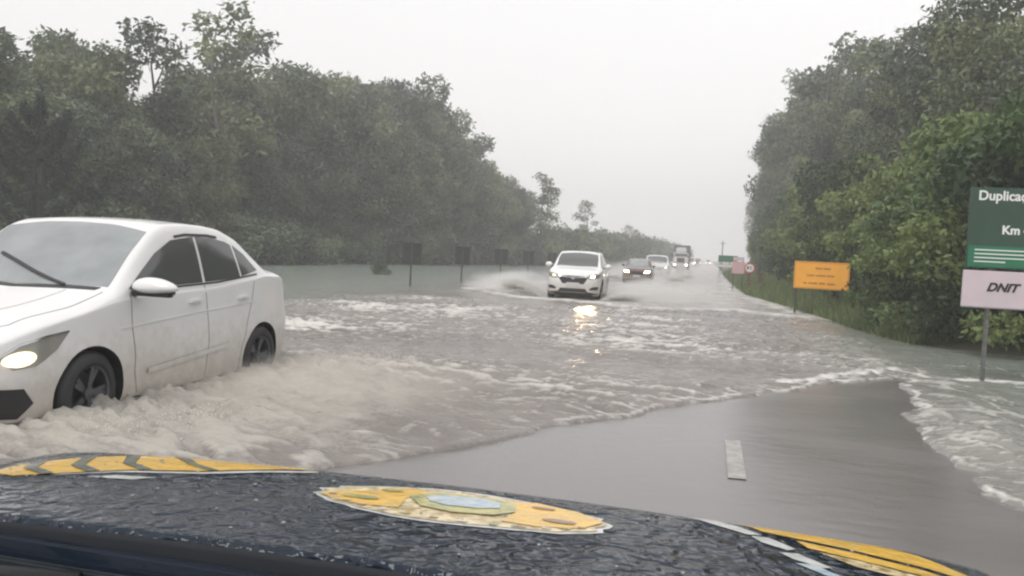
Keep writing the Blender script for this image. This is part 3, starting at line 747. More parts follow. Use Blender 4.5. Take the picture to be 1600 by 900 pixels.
        for q in v2:
            o = {'right': (5, q.x, q.y), 'left': (-5, q.x, q.y), 'front': (q.x, -9, q.y), 'rear': (q.x, 9, q.y), 'top': (q.x, q.y, 5)}[plane]
            h, nn, _, _ = s.bvh.ray_cast(Vector(o), dirs)
            if h is None:
                h, nn, _, _ = s.bvh.find_nearest(Vector(o) + dirs * (5 if plane in ('right', 'left', 'top') else 9) * .8)
            if nn.dot(dirs) > 0: nn = -nn
            V.append(h + nn * off); N.append(nn)
        F = [tuple(f) for f in tri]
        cnt = {}
        for f in F:
            for i in range(len(f)):
                e = (f[i], f[(i + 1) % len(f)]); cnt[e] = 1
        bn = len(V)
        V2 = V + [v - nn * skirt for v, nn in zip(V, N)]
        F2 = list(F)
        for (a, b) in cnt:
            if (b, a) not in cnt: F2.append((b, a, a + bn, b + bn))
        me = bpy.data.meshes.new(name); me.from_pydata(V2, [], F2); me.update()
        bm = bmesh.new(); bm.from_mesh(me)
        bmesh.ops.delete(bm, geom=[v for v in bm.verts if not v.link_faces], context='VERTS')
        f0 = bm.faces; 
        bm.normal_update()
        bm.faces.ensure_lookup_table()
        if bm.faces[0].normal.dot(dirs) > 0: bmesh.ops.reverse_faces(bm, faces=bm.faces[:])
        bm.to_mesh(me); bm.free()
        o = link(name, me, parent or s.t, m, True)
        try: me.set_sharp_from_angle(angle=R(50))
        except Exception: pass
        return o
    def strip(s, name, pts, w, plane, m, off=.003, parent=None, sub=.04):
        """thin line following the shell (seams, mouldings)"""
        pts = [Vector(p) for p in pts]; L = []
        for a, b in zip(pts[:-1], pts[1:]):
            nseg = max(1, int((b - a).length / sub)); L += [a.lerp(b, j / nseg) for j in range(nseg)]
        L.append(pts[-1]); A = []; B = []
        for i, q in enumerate(L):
            tg = (L[min(i + 1, len(L) - 1)] - L[max(i - 1, 0)]).normalized(); nn = Vector((-tg.y, tg.x)) * w / 2; A.append(q + nn); B.append(q - nn)
        return s.patch(name, A + B[::-1], plane, m, step=.2, off=off, parent=parent, skirt=.006)
    def wheels(s, m_r, width=.2, spokes=5, steer=0.):
        r = s.wr
        def wheel(sd):
            w = empty('wheel', (0, 0, 0)); w.parent = s.t
            o = width / 2
            prof = [(-o + .02, r * .66), (-o, r * .74), (-o + .008, r * .90), (-o + .035, r * .985), (-o + .07, r), (o - .07, r), (o - .035, r * .985), (o - .008, r * .90), (o, r * .74), (o - .02, r * .66)]
            MB().lathe(prof, 'x', n=48).build('tyre', m_tyre, w, True)
            mb = MB().lathe([(-o + .03, r * .60), (-o + .02, r * .665), (o - .012, r * .665), (o - .02, r * .62), (o - .05, r * .60)], 'x', n=40)
            mb.lathe([(o - .06, .0), (o - .06, .055), (o - .03, .05), (o - .025, .0)], 'x', n=20)
            for k in range(spokes):
                an = 2 * math.pi * k / spokes
                for dd in (-.13, .13):
                    c_, s_ = math.cos(an + dd), math.sin(an + dd); c0, s0 = math.cos(an), math.sin(an); tx = Vector((0, -s_, c_)) * .018
                    a = Vector((o - .045, c0 * .04, s0 * .04)); b = Vector((o - .03, c_ * r * .62, s_ * r * .62)); d = Vector((.02, 0, 0))
                    mb.add([a - tx, a + tx, b + tx, b - tx, a - tx - d, a + tx - d, b + tx - d, b - tx - d], [(0, 1, 2, 3), (7, 6, 5, 4), (0, 4, 5, 1), (1, 5, 6, 2), (2, 6, 7, 3), (3, 7, 4, 0)])
            mb.build('rim', m_r, w)
            MB().lathe([(o - .12, 0), (o - .12, r * .48), (o - .10, r * .48), (o - .10, 0)], 'x', n=32).build('brake_disc', m_trim, w)
            return w
        for ya_ in s.axles:
            for sd in (1, -1):
                w = wheel(sd); w.location = (sd * (s.hw - .115), ya_, r); w.rotation_euler = (0, 0, (0 if sd > 0 else math.pi) + (steer if ya_ == s.axles[0] else 0))

# ---- the near white sedan
SL = [  # y, zbot, w, zmid, wsh, zbelt, wr, zr, ztop
    (-2.20, .34, .46, .46, .42, .56, .36, .58, .60), (-2.16, .24, .60, .46, .56, .64, .48, .67, .70), (-2.08, .20, .72, .48, .68, .72, .60, .76, .79), (-1.95, .17, .80, .52, .76, .79, .67, .84, .87),
    (-1.75, .16, .85, .55, .81, .86, .72, .91, .94), (-1.3, .16, .875, .60, .83, .95, .74, .99, 1.03), (-1.05, .15, .88, .62, .83, 1.01, .77, 1.06, 1.09), (-.93, .15, .88, .62, .83, 1.03, .765, 1.10, 1.14),
    (-.62, .15, .88, .62, .825, 1.06, .725, 1.36, 1.41), (-.32, .15, .88, .62, .82, 1.075, .685, 1.57, 1.635), (-.15, .15, .88, .62, .82, 1.08, .67, 1.625, 1.68), (.15, .15, .88, .62, .82, 1.09, .665, 1.645, 1.70), (.50, .15, .88, .63, .82, 1.10, .66, 1.64, 1.695),
    (.80, .15, .88, .63, .82, 1.13, .65, 1.615, 1.67), (1.10, .16, .88, .64, .82, 1.15, .655, 1.53, 1.58), (1.42, .17, .875, .65, .815, 1.18, .68, 1.34, 1.375), (1.58, .18, .87, .66, .81, 1.17, .69, 1.225, 1.26), (1.80, .20, .86, .66, .80, 1.16, .70, 1.205, 1.25),
    (1.90, .22, .84, .66, .78, 1.12, .68, 1.16, 1.20), (1.96, .28, .80, .64, .73, 1.02, .62, 1.05, 1.08), (2.0, .40, .70, .62, .64, .90, .56, .92, .94)]
sed = Car('white_sedan', SL, (-1.27, 1.30), .325, .885, m_wpaint, (SED[0], SED[1], -.03), R(1.5), 'near white sedan with lit headlight ploughing through the flood at the left edge')
sed.t.scale = (1.08, 1, 1); sed.t.location.x -= .07
for side in ('right', 'left'):
    sed.patch('side_window', [(-.80, 1.108), (-.61, 1.245), (-.38, 1.40), (-.12, 1.515), (.24, 1.555), (.25, 1.135), (-.2, 1.12)], side, m_glass, .05)
    sed.patch('side_window', [(.295, 1.137), (.285, 1.555), (.55, 1.55), (.80, 1.52), (.90, 1.49), (.92, 1.17), (.6, 1.15)], side, m_glass, .05)
    sed.patch('quarter_window', [(.955, 1.18), (.945, 1.485), (1.12, 1.40), (1.29, 1.235)], side, m_glass, .05)
    sed.strip('window_trim', [(-.72, 1.098), (-.2, 1.105), (.5, 1.13), (1.26, 1.195)], .016, side, m_trim)
    sed.strip('rain_visor', [(-.05, 1.548), (.12, 1.570), (.5, 1.572), (.66, 1.558)], .022, side, m_trim, off=.010)
    for nm_, ln_ in [('door_seam', [(-.80, 1.07), (-.82, .8), (-.78, .45), (-.72, .22)]), ('door_seam', [(.27, 1.12), (.275, .7), (.27, .3), (.25, .2)]), ('door_seam', [(1.16, 1.12), (1.10, .95), (.98, .72), (.90, .5), (.86, .25)]), ('door_seam', [(-.72, .21), (0, .205), (.86, .22)])]:
        sed.strip(nm_, ln_, .009, side, m_seam, off=.001)
    sed.strip('crease', [(-.95, .80), (0, .86), (1.2, .92)], .01, side, m_wpaint, off=.006)
    sed.strip('door_moulding', [(-.62, .42), (0, .47), (.62, .52)], .042, side, m_wpaint, off=.016)
    for yh in (.08, .92): sed.patch('door_handle', [(yh - .09, .955), (yh + .09, .965), (yh + .09, .99), (yh - .09, .98)], side, m_wpaint, .03, off=.03, skirt=.03)
    sed.strip('sill', [(-.78, .19), (0, .185), (.84, .20)], .06, side, m_trim, off=.006)
    sg = 1 if side == 'right' else -1
    hl = sed.patch('headlight', [(-2.02, .66), (-1.95, .585), (-1.80, .60), (-1.62, .70), (-1.50, .815), (-1.70, .795), (-1.90, .745)], side, m_lens, .03, off=.004)
    sed.patch('headlight_lamp', [(-1.90 + .105 * math.cos(a_) - .01 * math.sin(a_), .655 + .05 * math.sin(a_) + .018 * math.cos(a_)) for a_ in np.linspace(0, 6.28, 17)[:-1]], side, m_lamp, .02, off=.012, parent=hl)
    sed.strip('daylight_strip', [(-2.02, .672), (-1.90, .752), (-1.70, .80), (-1.50, .822)], .016, side, m_chrome, off=.009, parent=hl)
    sed.patch('tail_light', [(1.96, .84), (1.90, .86), (1.86, .98), (1.93, .98)], side, m_red, .04)
    sed.patch('fog_lamp_recess', [(-2.10, .26), (-1.90, .24), (-1.80, .34), (-1.88, .45), (-2.05, .46)], side, m_trim, .04)
    sed.strip('bumper_lip', [(-2.13, .235), (-1.95, .205), (-1.74, .215)], .03, side, m_chrome, off=.008)
    # mirror
    mr = MB(); bm = bmesh.new(); bmesh.ops.create_uvsphere(bm, u_segments=20, v_segments=12, radius=1)
    for v in bm.verts:
        q = v.co; v.co = Vector((sg * (1.0 + .19 * q.x * (1 - .15 * q.y)), -.74 + .085 * q.y * (1.1 if q.y < 0 else .55), 1.125 + (.085 if q.z > 0 else .05) * q.z * (1 - .2 * q.x)))
    bm.verts.index_update(); mr.add([v.co for v in bm.verts], [[v.index for v in f.verts] for f in bm.faces]); bm.free()
    mo = mr.build('wing_mirror', m_wpaint, sed.t, True)
    MB().box((min(sg * .80, sg * 1.15), -.80, 1.055), (max(sg * .80, sg * 1.15), -.70, 1.095), .018).build('mirror_foot', m_trim, mo)
    MB().box((min(sg * .87, sg * 1.14), -.70, 1.08), (max(sg * .87, sg * 1.14), -.692, 1.18), .01).build('mirror_glass', m_glass, mo)
ws = [(-.72, -.93), (-.3, -.985), (0, -1.0), (.3, -.985), (.72, -.93), (.675, -.64), (.64, -.345), (.3, -.30), (0, -.29), (-.3, -.30), (-.64, -.345), (-.675, -.64)]
sed.patch('windscreen', ws, 'top', m_wind, .05)
sed.patch('rear_window', [(-.50, .90), (0, .93), (.50, .90), (.56, 1.30), (0, 1.34), (-.56, 1.30)], 'top', m_glass, .06)
sed.patch('cowl', [(-.68, -.95), (0, -1.015), (.68, -.95), (.66, -1.0), (0, -1.07), (-.66, -1.0)], 'top', m_trim, .05)
sed.strip('wiper', [(.40, -.985), (0, -.85), (-.40, -.70)], .022, 'top', m_trim, off=.02)
sed.strip('wiper', [(-.35, -.985), (-.5, -.80), (-.6, -.62)], .022, 'top', m_trim, off=.02)
for sg in (1, -1):
    sed.strip('bonnet_seam', [(sg * .73, -1.0), (sg * .72, -1.4), (sg * .66, -1.85), (sg * .5, -2.05)], .009, 'top', m_seam, off=.001)
    sed.strip('bonnet_crease', [(sg * .45, -1.05), (sg * .42, -1.5), (sg * .30, -2.0)], .012, 'top', m_wpaint, off=.006)
sed.patch('grille', [(-.50, .56), (.50, .56), (.46, .66), (-.46, .66)], 'front', m_trim, .05)
sed.patch('grille_bar', [(-.55, .60), (.55, .60), (.55, .615), (-.55, .615)], 'front', m_chrome, .05, off=.012)
sed.patch('air_intake', [(-.40, .26), (.40, .26), (.44, .40), (-.44, .40)], 'front', m_trim, .05)
sed.patch('number_plate', [(-.2, .42), (.2, .42), (.2, .54), (-.2, .54)], 'front', m_plate, .05, off=.015)
sed.wheels(m_rim, spokes=5, steer=R(3))

# ---- compact white SUV
HL = [(-2.13, .34, .50, .55, .46, .72, .40, .76, .80), (-2.08, .26, .66, .55, .62, .78, .52, .85, .89), (-1.98, .22, .78, .58, .73, .86, .62, .92, .96), (-1.80, .20, .85, .60, .80, .93, .70, .98, 1.01),
      (-1.4, .20, .885, .66, .84, .99, .75, 1.03, 1.07), (-1.1, .20, .89, .68, .845, 1.02, .76, 1.08, 1.12), (-.98, .20, .89, .68, .845, 1.03, .75, 1.11, 1.15), (-.6, .20, .89, .68, .84, 1.04, .72, 1.34, 1.39),
      (-.3, .20, .89, .68, .83, 1.05, .68, 1.50, 1.545), (0, .20, .89, .68, .83, 1.06, .665, 1.555, 1.605), (.5, .20, .89, .68, .83, 1.08, .66, 1.565, 1.615), (1.2, .20, .89, .68, .83, 1.10, .65, 1.54, 1.59), (1.55, .22, .885, .68, .82, 1.11, .575, 1.46, 1.53),
      (1.85, .25, .87, .68, .79, 1.08, .62, 1.25, 1.30), (2.05, .30, .83, .66, .75, 1.0, .66, 1.08, 1.12), (2.13, .38, .72, .62, .66, .9, .58, .95, .98)]
def make_suv(name, paint, loc, rz, label, sc=1., hot=True):
    c = Car(name, HL, (-1.28, 1.30), .335, .895, paint, loc, rz, label, sc)
    c.patch('windscreen', [(-.68, -.97), (0, -1.05), (.68, -.97), (.66, -.58), (.62, -.33), (0, -.25), (-.62, -.33), (-.66, -.58)], 'top', m_glass, .06)
    c.patch('cowl', [(-.70, -.985), (0, -1.065), (.70, -.985), (.69, -1.03), (0, -1.11), (-.69, -1.03)], 'top', m_trim, .06)
    for side in ('right', 'left'):
        c.patch('side_window', [(-.72, 1.12), (-.30, 1.38), (0, 1.475), (.28, 1.485), (.28, 1.14)], side, m_glass, .06)
        c.patch('side_window', [(.33, 1.14), (.33, 1.485), (.95, 1.475), (1.15, 1.42), (1.15, 1.19)], side, m_glass, .06)
        c.strip('wheel_arch_trim', [(-1.28 + .40 * math.cos(a_), .335 + .40 * math.sin(a_)) for a_ in np.linspace(.1, 3.04, 12)], .035, side, m_trim, off=.008)
        c.strip('wheel_arch_trim', [(1.30 + .40 * math.cos(a_), .335 + .40 * math.sin(a_)) for a_ in np.linspace(.1, 3.04, 12)], .035, side, m_trim, off=.008)
        c.strip('door_seam', [(.30, 1.1), (.30, .3)], .01, side, m_trim); c.strip('sill', [(-.82, .25), (.85, .25)], .10, side, m_trim, off=.008)
        for yh in (.10, .98): c.patch('door_handle', [(yh - .09, .95), (yh + .09, .96), (yh + .09, .99), (yh - .09, .98)], side, paint, .04, off=.03, skirt=.03)
    for sg in (1, -1):
        hl = c.patch('headlight', [(sg * x, z) for x, z in [(.46, .76), (.58, .73), (.80, .78), (.84, .88), (.74, .91), (.50, .86)]], 'front', m_lens, .03, off=.006)
        c.patch('headlight_lamp', [(sg * x, z) for x, z in [(.56, .785), (.66, .79), (.67, .85), (.57, .835)]], 'front', m_lamp_hot if (hot and sg > 0) else (m_lampf if hot is None else m_lamp), .02, off=.012, parent=hl)
        c.patch('fog_lamp_recess', [(sg * x, z) for x, z in [(.54, .40), (.78, .41), (.81, .51), (.66, .51), (.54, .45)]], 'front', m_trim, .04)
        mr = MB(); bm = bmesh.new(); bmesh.ops.create_uvsphere(bm, u_segments=14, v_segments=9, radius=1)
        for v in bm.verts: v.co = Vector((sg * 1.0 + .12 * v.co.x, -.60 + .075 * v.co.y, 1.13 + .085 * v.co.z))
        bm.verts.index_update(); mr.add([v.co for v in bm.verts], [[v.index for v in f.verts] for f in bm.faces]); bm.free()
        mo = mr.build('wing_mirror', paint, c.t, True); MB().box((min(sg * .80, sg * .95), -.63, 1.07), (max(sg * .80, sg * .95), -.57, 1.10), .01).build('mirror_foot', m_trim, mo)
        c.strip('roof_rail', [(sg * .56, -.1), (sg * .57, .6), (sg * .54, 1.4)], .03, 'top', m_trim, off=.03)
    c.patch('grille', [(-.44, .72), (-.34, .58), (.34, .58), (.44, .72), (.50, .83), (-.50, .83)], 'front', m_trim, .05)
    c.patch('grille_bar', [(-.46, .80), (-.2, .765), (.2, .765), (.46, .80), (.46, .835), (.2, .80), (-.2, .80), (-.46, .835)], 'front', m_chrome, .05, off=.014)
    MB().lathe([(-.02, 0), (-.02, .07), (.0, .07), (.0, 0)], 'y', (0, -2.155, .78), 20).build('badge', m_chrome, c.t)
    c.patch('number_plate', [(-.21, .50), (.21, .50), (.21, .62), (-.21, .62)], 'front', m_plate, .05, off=.02)
    c.patch('air_intake', [(-.50, .30), (.50, .30), (.40, .44), (-.40, .44)], 'front', m_trim, .05)
    c.patch('bumper_guard', [(-.82, .20), (.82, .20), (.80, .295), (.5, .335), (-.5, .335), (-.80, .295)], 'front', m_trim, .05, off=.008)
    c.wheels(m_rims); return c
make_suv('white_suv', m_hpaint, (HRV[0], HRV[1], -.02), R(3), 'compact white SUV coming head-on through the water with dark grille and one bright beam').t.scale = (1.02, 1, 1.05)
make_suv('white_suv', m_hpaint, (-3.95, 64.5, 0), R(2), 'white SUV following behind the small dark maroon car', 1.12, hot=None)
DL = [(r_[0] * .93, r_[1], r_[2] * .95, r_[3] * .92, r_[4] * .95, r_[5] * .92, r_[6] * .92, r_[7] * .92, r_[8] * .92) for r_ in HL]
dk = Car('maroon_car', DL, (-1.2, 1.22), .30, .85, m_dpaint, (-4.15, 50.5, 0), R(1), 'small dark maroon car with headlights on, between the two white SUVs')
dk.patch('windscreen', [(-.60, -.90), (0, -.96), (.60, -.90), (.50, -.28), (0, -.22), (-.50, -.28)], 'top', m_wind, .06)
for side in ('right', 'left'): dk.patch('side_window', [(-.62, 1.05), (-.2, 1.30), (.2, 1.36), (.9, 1.34), (1.0, 1.10)], side, m_glass, .06)
for sg in (1, -1):
    dk.patch('headlight', [(sg * x, z) for x, z in [(.42, .66), (.72, .68), (.74, .80), (.48, .78)]], 'front', m_lampf, .04, off=.01)
    MB().box((min(sg * .80, sg * 1.0), -.60, 1.0), (max(sg * .80, sg * 1.0), -.50, 1.12), .04).build('wing_mirror', m_dpaint, dk.t)
dk.patch('grille', [(-.36, .56), (.36, .56), (.4, .72), (-.4, .72)], 'front', m_trim, .05); dk.patch('number_plate', [(-.2, .42), (.2, .42), (.2, .53), (-.2, .53)], 'front', m_plate, .05, off=.015)
dk.wheels(m_rims)

# ---- truck far up the road
for (hx, hy, hz_, en, nm_) in [(HRV[0] + .64, HRV[1] - 2.25, .80, 900, 'beam')]:
    ld = bpy.data.lights.new('headlamp_beam', 'SPOT'); lo_ = bpy.data.objects.new('headlamp_beam', ld); COL.objects.link(lo_)
    ld.energy = en * .6; ld.color = (1, .72, .40); ld.shadow_soft_size = .09; ld.spot_size = R(11.5); ld.spot_blend = .6
    lo_.location = (hx, hy, hz_); lo_.rotation_euler = (R(82), 0, R(180 + 8.1))
t = tag(empty('truck', (-4.75, 141, 0), 0), 'far white lorry cab with dark grille and tall dark body behind it', 'truck')
m_twhite = mat('truck_white', (.75, .75, .74), .4); m_tdark = mat('truck_dark_body', (.07, .075, .08), .6)
MB().box((-1.22, -2.2, .95), (1.22, -.2, 2.0), .12).build('cab', m_twhite, t)
MB().box((-1.22, -2.0, 2.003), (1.22, -.2, 2.70), .15).build('cab_roof', m_twhite, t)
MB().box((-1.05, -2.06, 2.12), (1.05, -1.96, 2.55), .05).build('windscreen', m_glass, t)
MB().box((-.85, -1.7, 2.72), (.85, -.3, 3.55), .15).build('wind_deflector', m_twhite, t)
MB().box((-1.3, .0, 1.0), (1.3, 7.5, 3.95), .04).build('cargo_body', m_tdark, t)
MB().box((-.62, -2.26, 1.1), (.62, -2.16, 1.85), .04).build('grille', m_trim, t)
MB().box((-1.24, -2.35, .45), (1.24, -1.9, .93), .1).build('bumper', m_twhite, t)
MB().box((-1.1, -.1, .55), (1.1, 7.3, .98), .05).build('chassis', m_trim, t)
for sg in (1, -1):
    MB().box((sg * .95 - .16, -2.40, .62), (sg * .95 + .16, -2.33, .82), .03).build('headlight', m_lampf, t)
    MB().box((sg * 1.42 - .12, -1.9, 2.0), (sg * 1.42 + .12, -1.8, 2.5), .04).build('wing_mirror', m_trim, t)
    for yy in (-1.2, 4.6, 6.0): MB().lathe([(-.14, .2), (-.14, .5), (.14, .5), (.14, .2)], 'x', (sg * 1.05, yy, .5), 24).build('wheel', m_tyre, t)
def far_van(loc, label, body, sc=1):
    t = tag(empty('delivery_van', loc), label, 'van'); t.scale = (sc,) * 3
    MB().add([(-.95, -2.3, .4), (.95, -2.3, .4), (.95, 2.5, .4), (-.95, 2.5, .4), (-.93, -2.25, 1.15), (.93, -2.25, 1.15), (.85, -1.3, 2.2), (-.85, -1.3, 2.2), (.85, 2.4, 2.25), (-.85, 2.4, 2.25)],
             [(0, 1, 5, 4), (4, 5, 6, 7), (7, 6, 8, 9), (9, 8, 2, 3), (1, 2, 8, 6, 5), (0, 4, 7, 9, 3), (0, 3, 2, 1)]).build('body', body, t)
    MB().add([(-.8, -2.19, 1.25), (.8, -2.19, 1.25), (.72, -1.48, 2.06), (-.72, -1.48, 2.06)], [(0, 1, 2, 3)]).build('windscreen', m_glass, t)
    for sg in (1, -1):
        MB().box((sg * .75 - .12, -2.36, .75), (sg * .75 + .12, -2.29, .92), .02).build('headlight', m_lampf, t)
        for yy in (-1.5, 1.6): MB().lathe([(-.1, .1), (-.1, .34), (.1, .34), (.1, .1)], 'x', (sg * .85, yy, .34), 20).build('wheel', m_tyre, t)
    return t
far_van((-4.6, 205, 0), 'pale van barely visible beyond the truck', m_twhite)
far_van((-4.2, 290, 0), 'last dark van on the hazy horizon of the road', m_tdark)
far_van((-.9, 330, 0), 'distant pale van in the right lane at the vanishing point', m_twhite)

# ------------------------------------------------------------------ own vehicle: bonnet in front of the camera
HC = -.45     # its centre line
def hood_z(x, y):
    u = (x - HC); z = 1.118 - .055 * (y - 1.03) - 2.2 * np.clip(y - 1.50, 0, 9) ** 2
    z = z - .030 * u * u - .16 * np.clip(np.abs(u) - .78, 0, 9) ** 2 * 3
    return z
m_hood = bpy.data.materials.new('rain_wet_navy_paint'); m_hood.use_nodes = True
n = m_hood.node_tree.nodes; l = m_hood.node_tree.links; p = n['Principled BSDF']
p.inputs['Base Color'].default_value = (.012, .020, .033, 1); p.inputs['Roughness'].default_value = .09; p.inputs['Specular IOR Level'].default_value = .30; p.inputs['Coat Weight'].default_value = 0
tc = n.new('ShaderNodeTexCoord')
vo = n.new('ShaderNodeTexVoronoi'); vo.inputs['Scale'].default_value = 60; vo.feature = 'SMOOTH_F1'
ns = n.new('ShaderNodeTexNoise'); ns.inputs['Scale'].default_value = 27; ns.inputs['Detail'].default_value = 2; ns.inputs['Roughness'].default_value = .5; ns.inputs['Distortion'].default_value = .5
mp = n.new('ShaderNodeMapping'); mp.inputs['Scale'].default_value = (.8, .8, 1); l.new(tc.outputs['Object'], mp.inputs[0])
for q in (vo, ns): l.new(mp.outputs[0], q.inputs['Vector'])
ad = n.new('ShaderNodeMath'); ad.operation = 'MULTIPLY_ADD'; ad.inputs[1].default_value = -.22; l.new(vo.outputs['Distance'], ad.inputs[0]); l.new(ns.outputs[0], ad.inputs[2])
bu = n.new('ShaderNodeBump'); bu.inputs['Strength'].default_value = 1.; bu.inputs['Distance'].default_value = .026
l.new(ad.outputs[0], bu.inputs['Height']); l.new(bu.outputs[0], p.inputs['Normal'])
pk = empty('patrol_pickup', (HC, 1.0, 0)); tag(pk, 'dark navy patrol pickup bonnet wet with rain, yellow striping and crest across it', 'pickup')
def pk_link(name, me, m, smooth=True, parent=None):
    o = link(name, me, pk if parent is None else parent, m, smooth)
    if parent is None: o.matrix_parent_inverse = Matrix.Translation((-HC, -1.0, 0))
    return o
def hood_patch(name, outline, m, off=.003, step=.02, warp=0):
    pts = [Vector(q) for q in outline]; K = []
    for i in range(len(pts)):
        a, b = pts[i], pts[(i + 1) % len(pts)]; ns_ = max(1, int((b - a).length / step)); K += [a.lerp(b, j / ns_) for j in range(ns_)]
    def inside(q):
        c = False
        for i in range(len(K)):
            a, b = K[i], K[i - 1]
            if (a.y > q.y) != (b.y > q.y) and q.x < (b.x - a.x) * (q.y - a.y) / (b.y - a.y) + a.x: c = not c
        return c
    ins = [Vector((a, b)) for a in np.arange(min(q.x for q in K), max(q.x for q in K), step) for b in np.arange(min(q.y for q in K), max(q.y for q in K), step)]
    ins = [q for q in ins if inside(q) and all((q - k_).length > step * .4 for k_ in K)]
    area = sum(K[i - 1].x * K[i].y - K[i].x * K[i - 1].y for i in range(len(K)))
    ring = list(range(len(K)));  ring = ring if area > 0 else ring[::-1]
    v2, _, tri, *_r = delaunay_2d_cdt(K + ins, [], [ring], 1, 1e-6)
    X = np.array([q.x for q in v2]); Y = np.array([q.y for q in v2]); Z = hood_z(X, Y) + off
    me = bpy.data.meshes.new(name); me.from_pydata([tuple(q) for q in np.stack([X, Y, Z], -1)], [], [tuple(f) for f in tri]); me.update()
    return pk_link(name, me, m)
# shell: rows of (x, y) following the bonnet outline, then folded down at the front and sides
nu, nv = 90, 60; V = []
for j in range(nv + 1):
    for i in range(nu + 1):
        u = -1 + 2 * i / nu; yf = 1.90 - .36 * abs(u) ** 3.2; y_ = 1.03 + .02 * (1 - u * u) + (yf - 1.045) * (j / nv)
        x_ = HC + u * .93; V.append((x_, y_, float(hood_z(np.array([x_]), np.array([y_]))[0])))
n0 = len(V); V += [(q[0], q[1] - .004, q[2] - .008) for q in V[:nu + 1]]; E0 = V[n0:]
F = [(j * (nu + 1) + i, j * (nu + 1) + i + 1, (j + 1) * (nu + 1) + i + 1, (j + 1) * (nu + 1) + i) for j in range(nv) for i in range(nu)]
F += [(n0 + i, n0 + i + 1, i + 1, i) for i in range(nu)]
me = bpy.data.meshes.new('bonnet'); me.from_pydata(V, [], F); me.update(); pk_link('bonnet', me, m_hood)
m_edge = mat('bonnet_edge_rubber', (.008, .011, .016), .6, spec=.25, bump=(40, .2, .004), stretch=(.3, 1, 1))
ve = [(q[0], q[1] - .002, q[2] + .001) for q in E0] + [(q[0], q[1] - .010, q[2] - .006) for q in E0] + [(q[0], q[1] - .006, q[2] - .11) for q in E0]; ne = nu + 1
me = bpy.data.meshes.new('bonnet_rear_edge'); me.from_pydata(ve, [], [(ne * j + i, ne * j + i + 1, ne * (j - 1) + i + 1, ne * (j - 1) + i) for j in (1, 2) for i in range(nu)]); me.update(); pk_link('bonnet_rear_edge', me, m_edge)
# front end and wings below the bonnet
fr = MB(); prof = []
for i in range(41):
    u = -1 + i / 20; x_ = HC + u * .935; yf = 1.90 - .36 * abs(u) ** 3.2; z0 = float(hood_z(np.array([x_]), np.array([yf]))[0])
    for k_, (dy, dz) in enumerate([(-.01, -.012), (.06, -.06), (.10, -.25), (.12, -.5), (.05, z0 and -(z0 - .35))]): prof.append((x_, yf + dy, z0 + dz))
fr.add(prof, [(i * 5 + k_, (i + 1) * 5 + k_, (i + 1) * 5 + k_ + 1, i * 5 + k_ + 1) for i in range(40) for k_ in range(4)])
m_navy = mat('navy_body_paint', (.014, .021, .034), .2, coat=.5, bump=(60, .3, .004))
o = fr.build('front_end', m_navy, pk, True); o.matrix_parent_inverse = Matrix.Translation((-HC, -1.0, 0))
for sg in (1, -1):
    wg = MB(); pr_ = []
    for j in range(25):
        y_ = .55 + j * (1.54 - .55) / 24; xo = HC + sg * .935; z0 = float(hood_z(np.array([xo]), np.array([max(y_, 1.08)]))[0])
        for dx_, dz in [(.004, -.012), (.06, -.05), (.085, -.16), (.09, -.4), (.075, -.75)]: pr_.append((xo + sg * dx_, y_, z0 + dz))
    wg.add(pr_, [(i * 5 + k_, (i + 1) * 5 + k_, (i + 1) * 5 + k_ + 1, i * 5 + k_ + 1) for i in range(24) for k_ in range(4)])
    o = wg.build('wing', m_navy, pk, True); o.matrix_parent_inverse = Matrix.Translation((-HC, -1.0, 0))
# livery
m_yel = mat('yellow_livery_film', (.75, .43, .03), .25, coat=.5, noise=((.60, .38, .06), 24, 5), bump=(45, .5, .010))
m_gold = mat('pale_gold_film', (.72, .60, .36), .25, coat=.5, noise=((.30, .20, .05), 46, 6), bump=(45, .5, .010))
m_wfilm = mat('white_livery_film', (.62, .62, .62), .25, coat=.5, noise=((.40, .42, .40), 30, 6), bump=(45, .4, .008))
m_bfilm = mat('blue_crest_film', (.26, .36, .46), .25, coat=.5, noise=((.45, .5, .5), 30, 4), bump=(45, .4, .008))
m_rfilm = mat('red_crest_film', (.22, .10, .05), .25, coat=.5, bump=(45, .4, .008))
m_olive = mat('green_crest_film', (.22, .25, .08), .25, coat=.5, noise=((.45, .40, .12), 30, 4), bump=(45, .4, .008))
Hh_ = lambda pts: pts
EC = (-.40, 1.375)       # crest centre
def ell(a, b, t0=0, t1=6.2832, k=40, c=EC, wob=0):
    return [(c[0] + a * math.cos(t0 + (t1 - t0) * i / k) * (1 + wob * math.sin(9 * i)), c[1] + b * math.sin(t0 + (t1 - t0) * i / k) * (1 + wob * math.sin(7 * i))) for i in range(k + (1 if t1 < 6 else 0))]
hood_patch('crest_outline', ell(.266, .108, wob=.045), m_wfilm, .0012)
hood_patch('crest_field', ell(.255, .099, wob=.05), m_gold, .0022)
hood_patch('crest_wing', [(-.652, 1.352), (-.59, 1.40), (-.52, 1.455), (-.47, 1.44), (-.50, 1.385), (-.49, 1.32), (-.55, 1.31), (-.61, 1.325)], m_yel, .0032)
hood_patch('crest_wing', [(-.148, 1.398), (-.20, 1.44), (-.28, 1.465), (-.325, 1.44), (-.30, 1.385), (-.31, 1.32), (-.25, 1.315), (-.18, 1.34)], m_yel, .0032)
hood_patch('crest_shield', [(-.50, 1.40), (-.47, 1.44), (-.42, 1.452), (-.35, 1.448), (-.31, 1.43), (-.30, 1.38), (-.33, 1.345), (-.40, 1.33), (-.46, 1.345)], m_olive, .0042)
hood_patch('crest_shield_centre', [(-.47, 1.405), (-.44, 1.43), (-.37, 1.438), (-.335, 1.42), (-.33, 1.39), (-.36, 1.372), (-.42, 1.365), (-.455, 1.38)], m_bfilm, .0052)
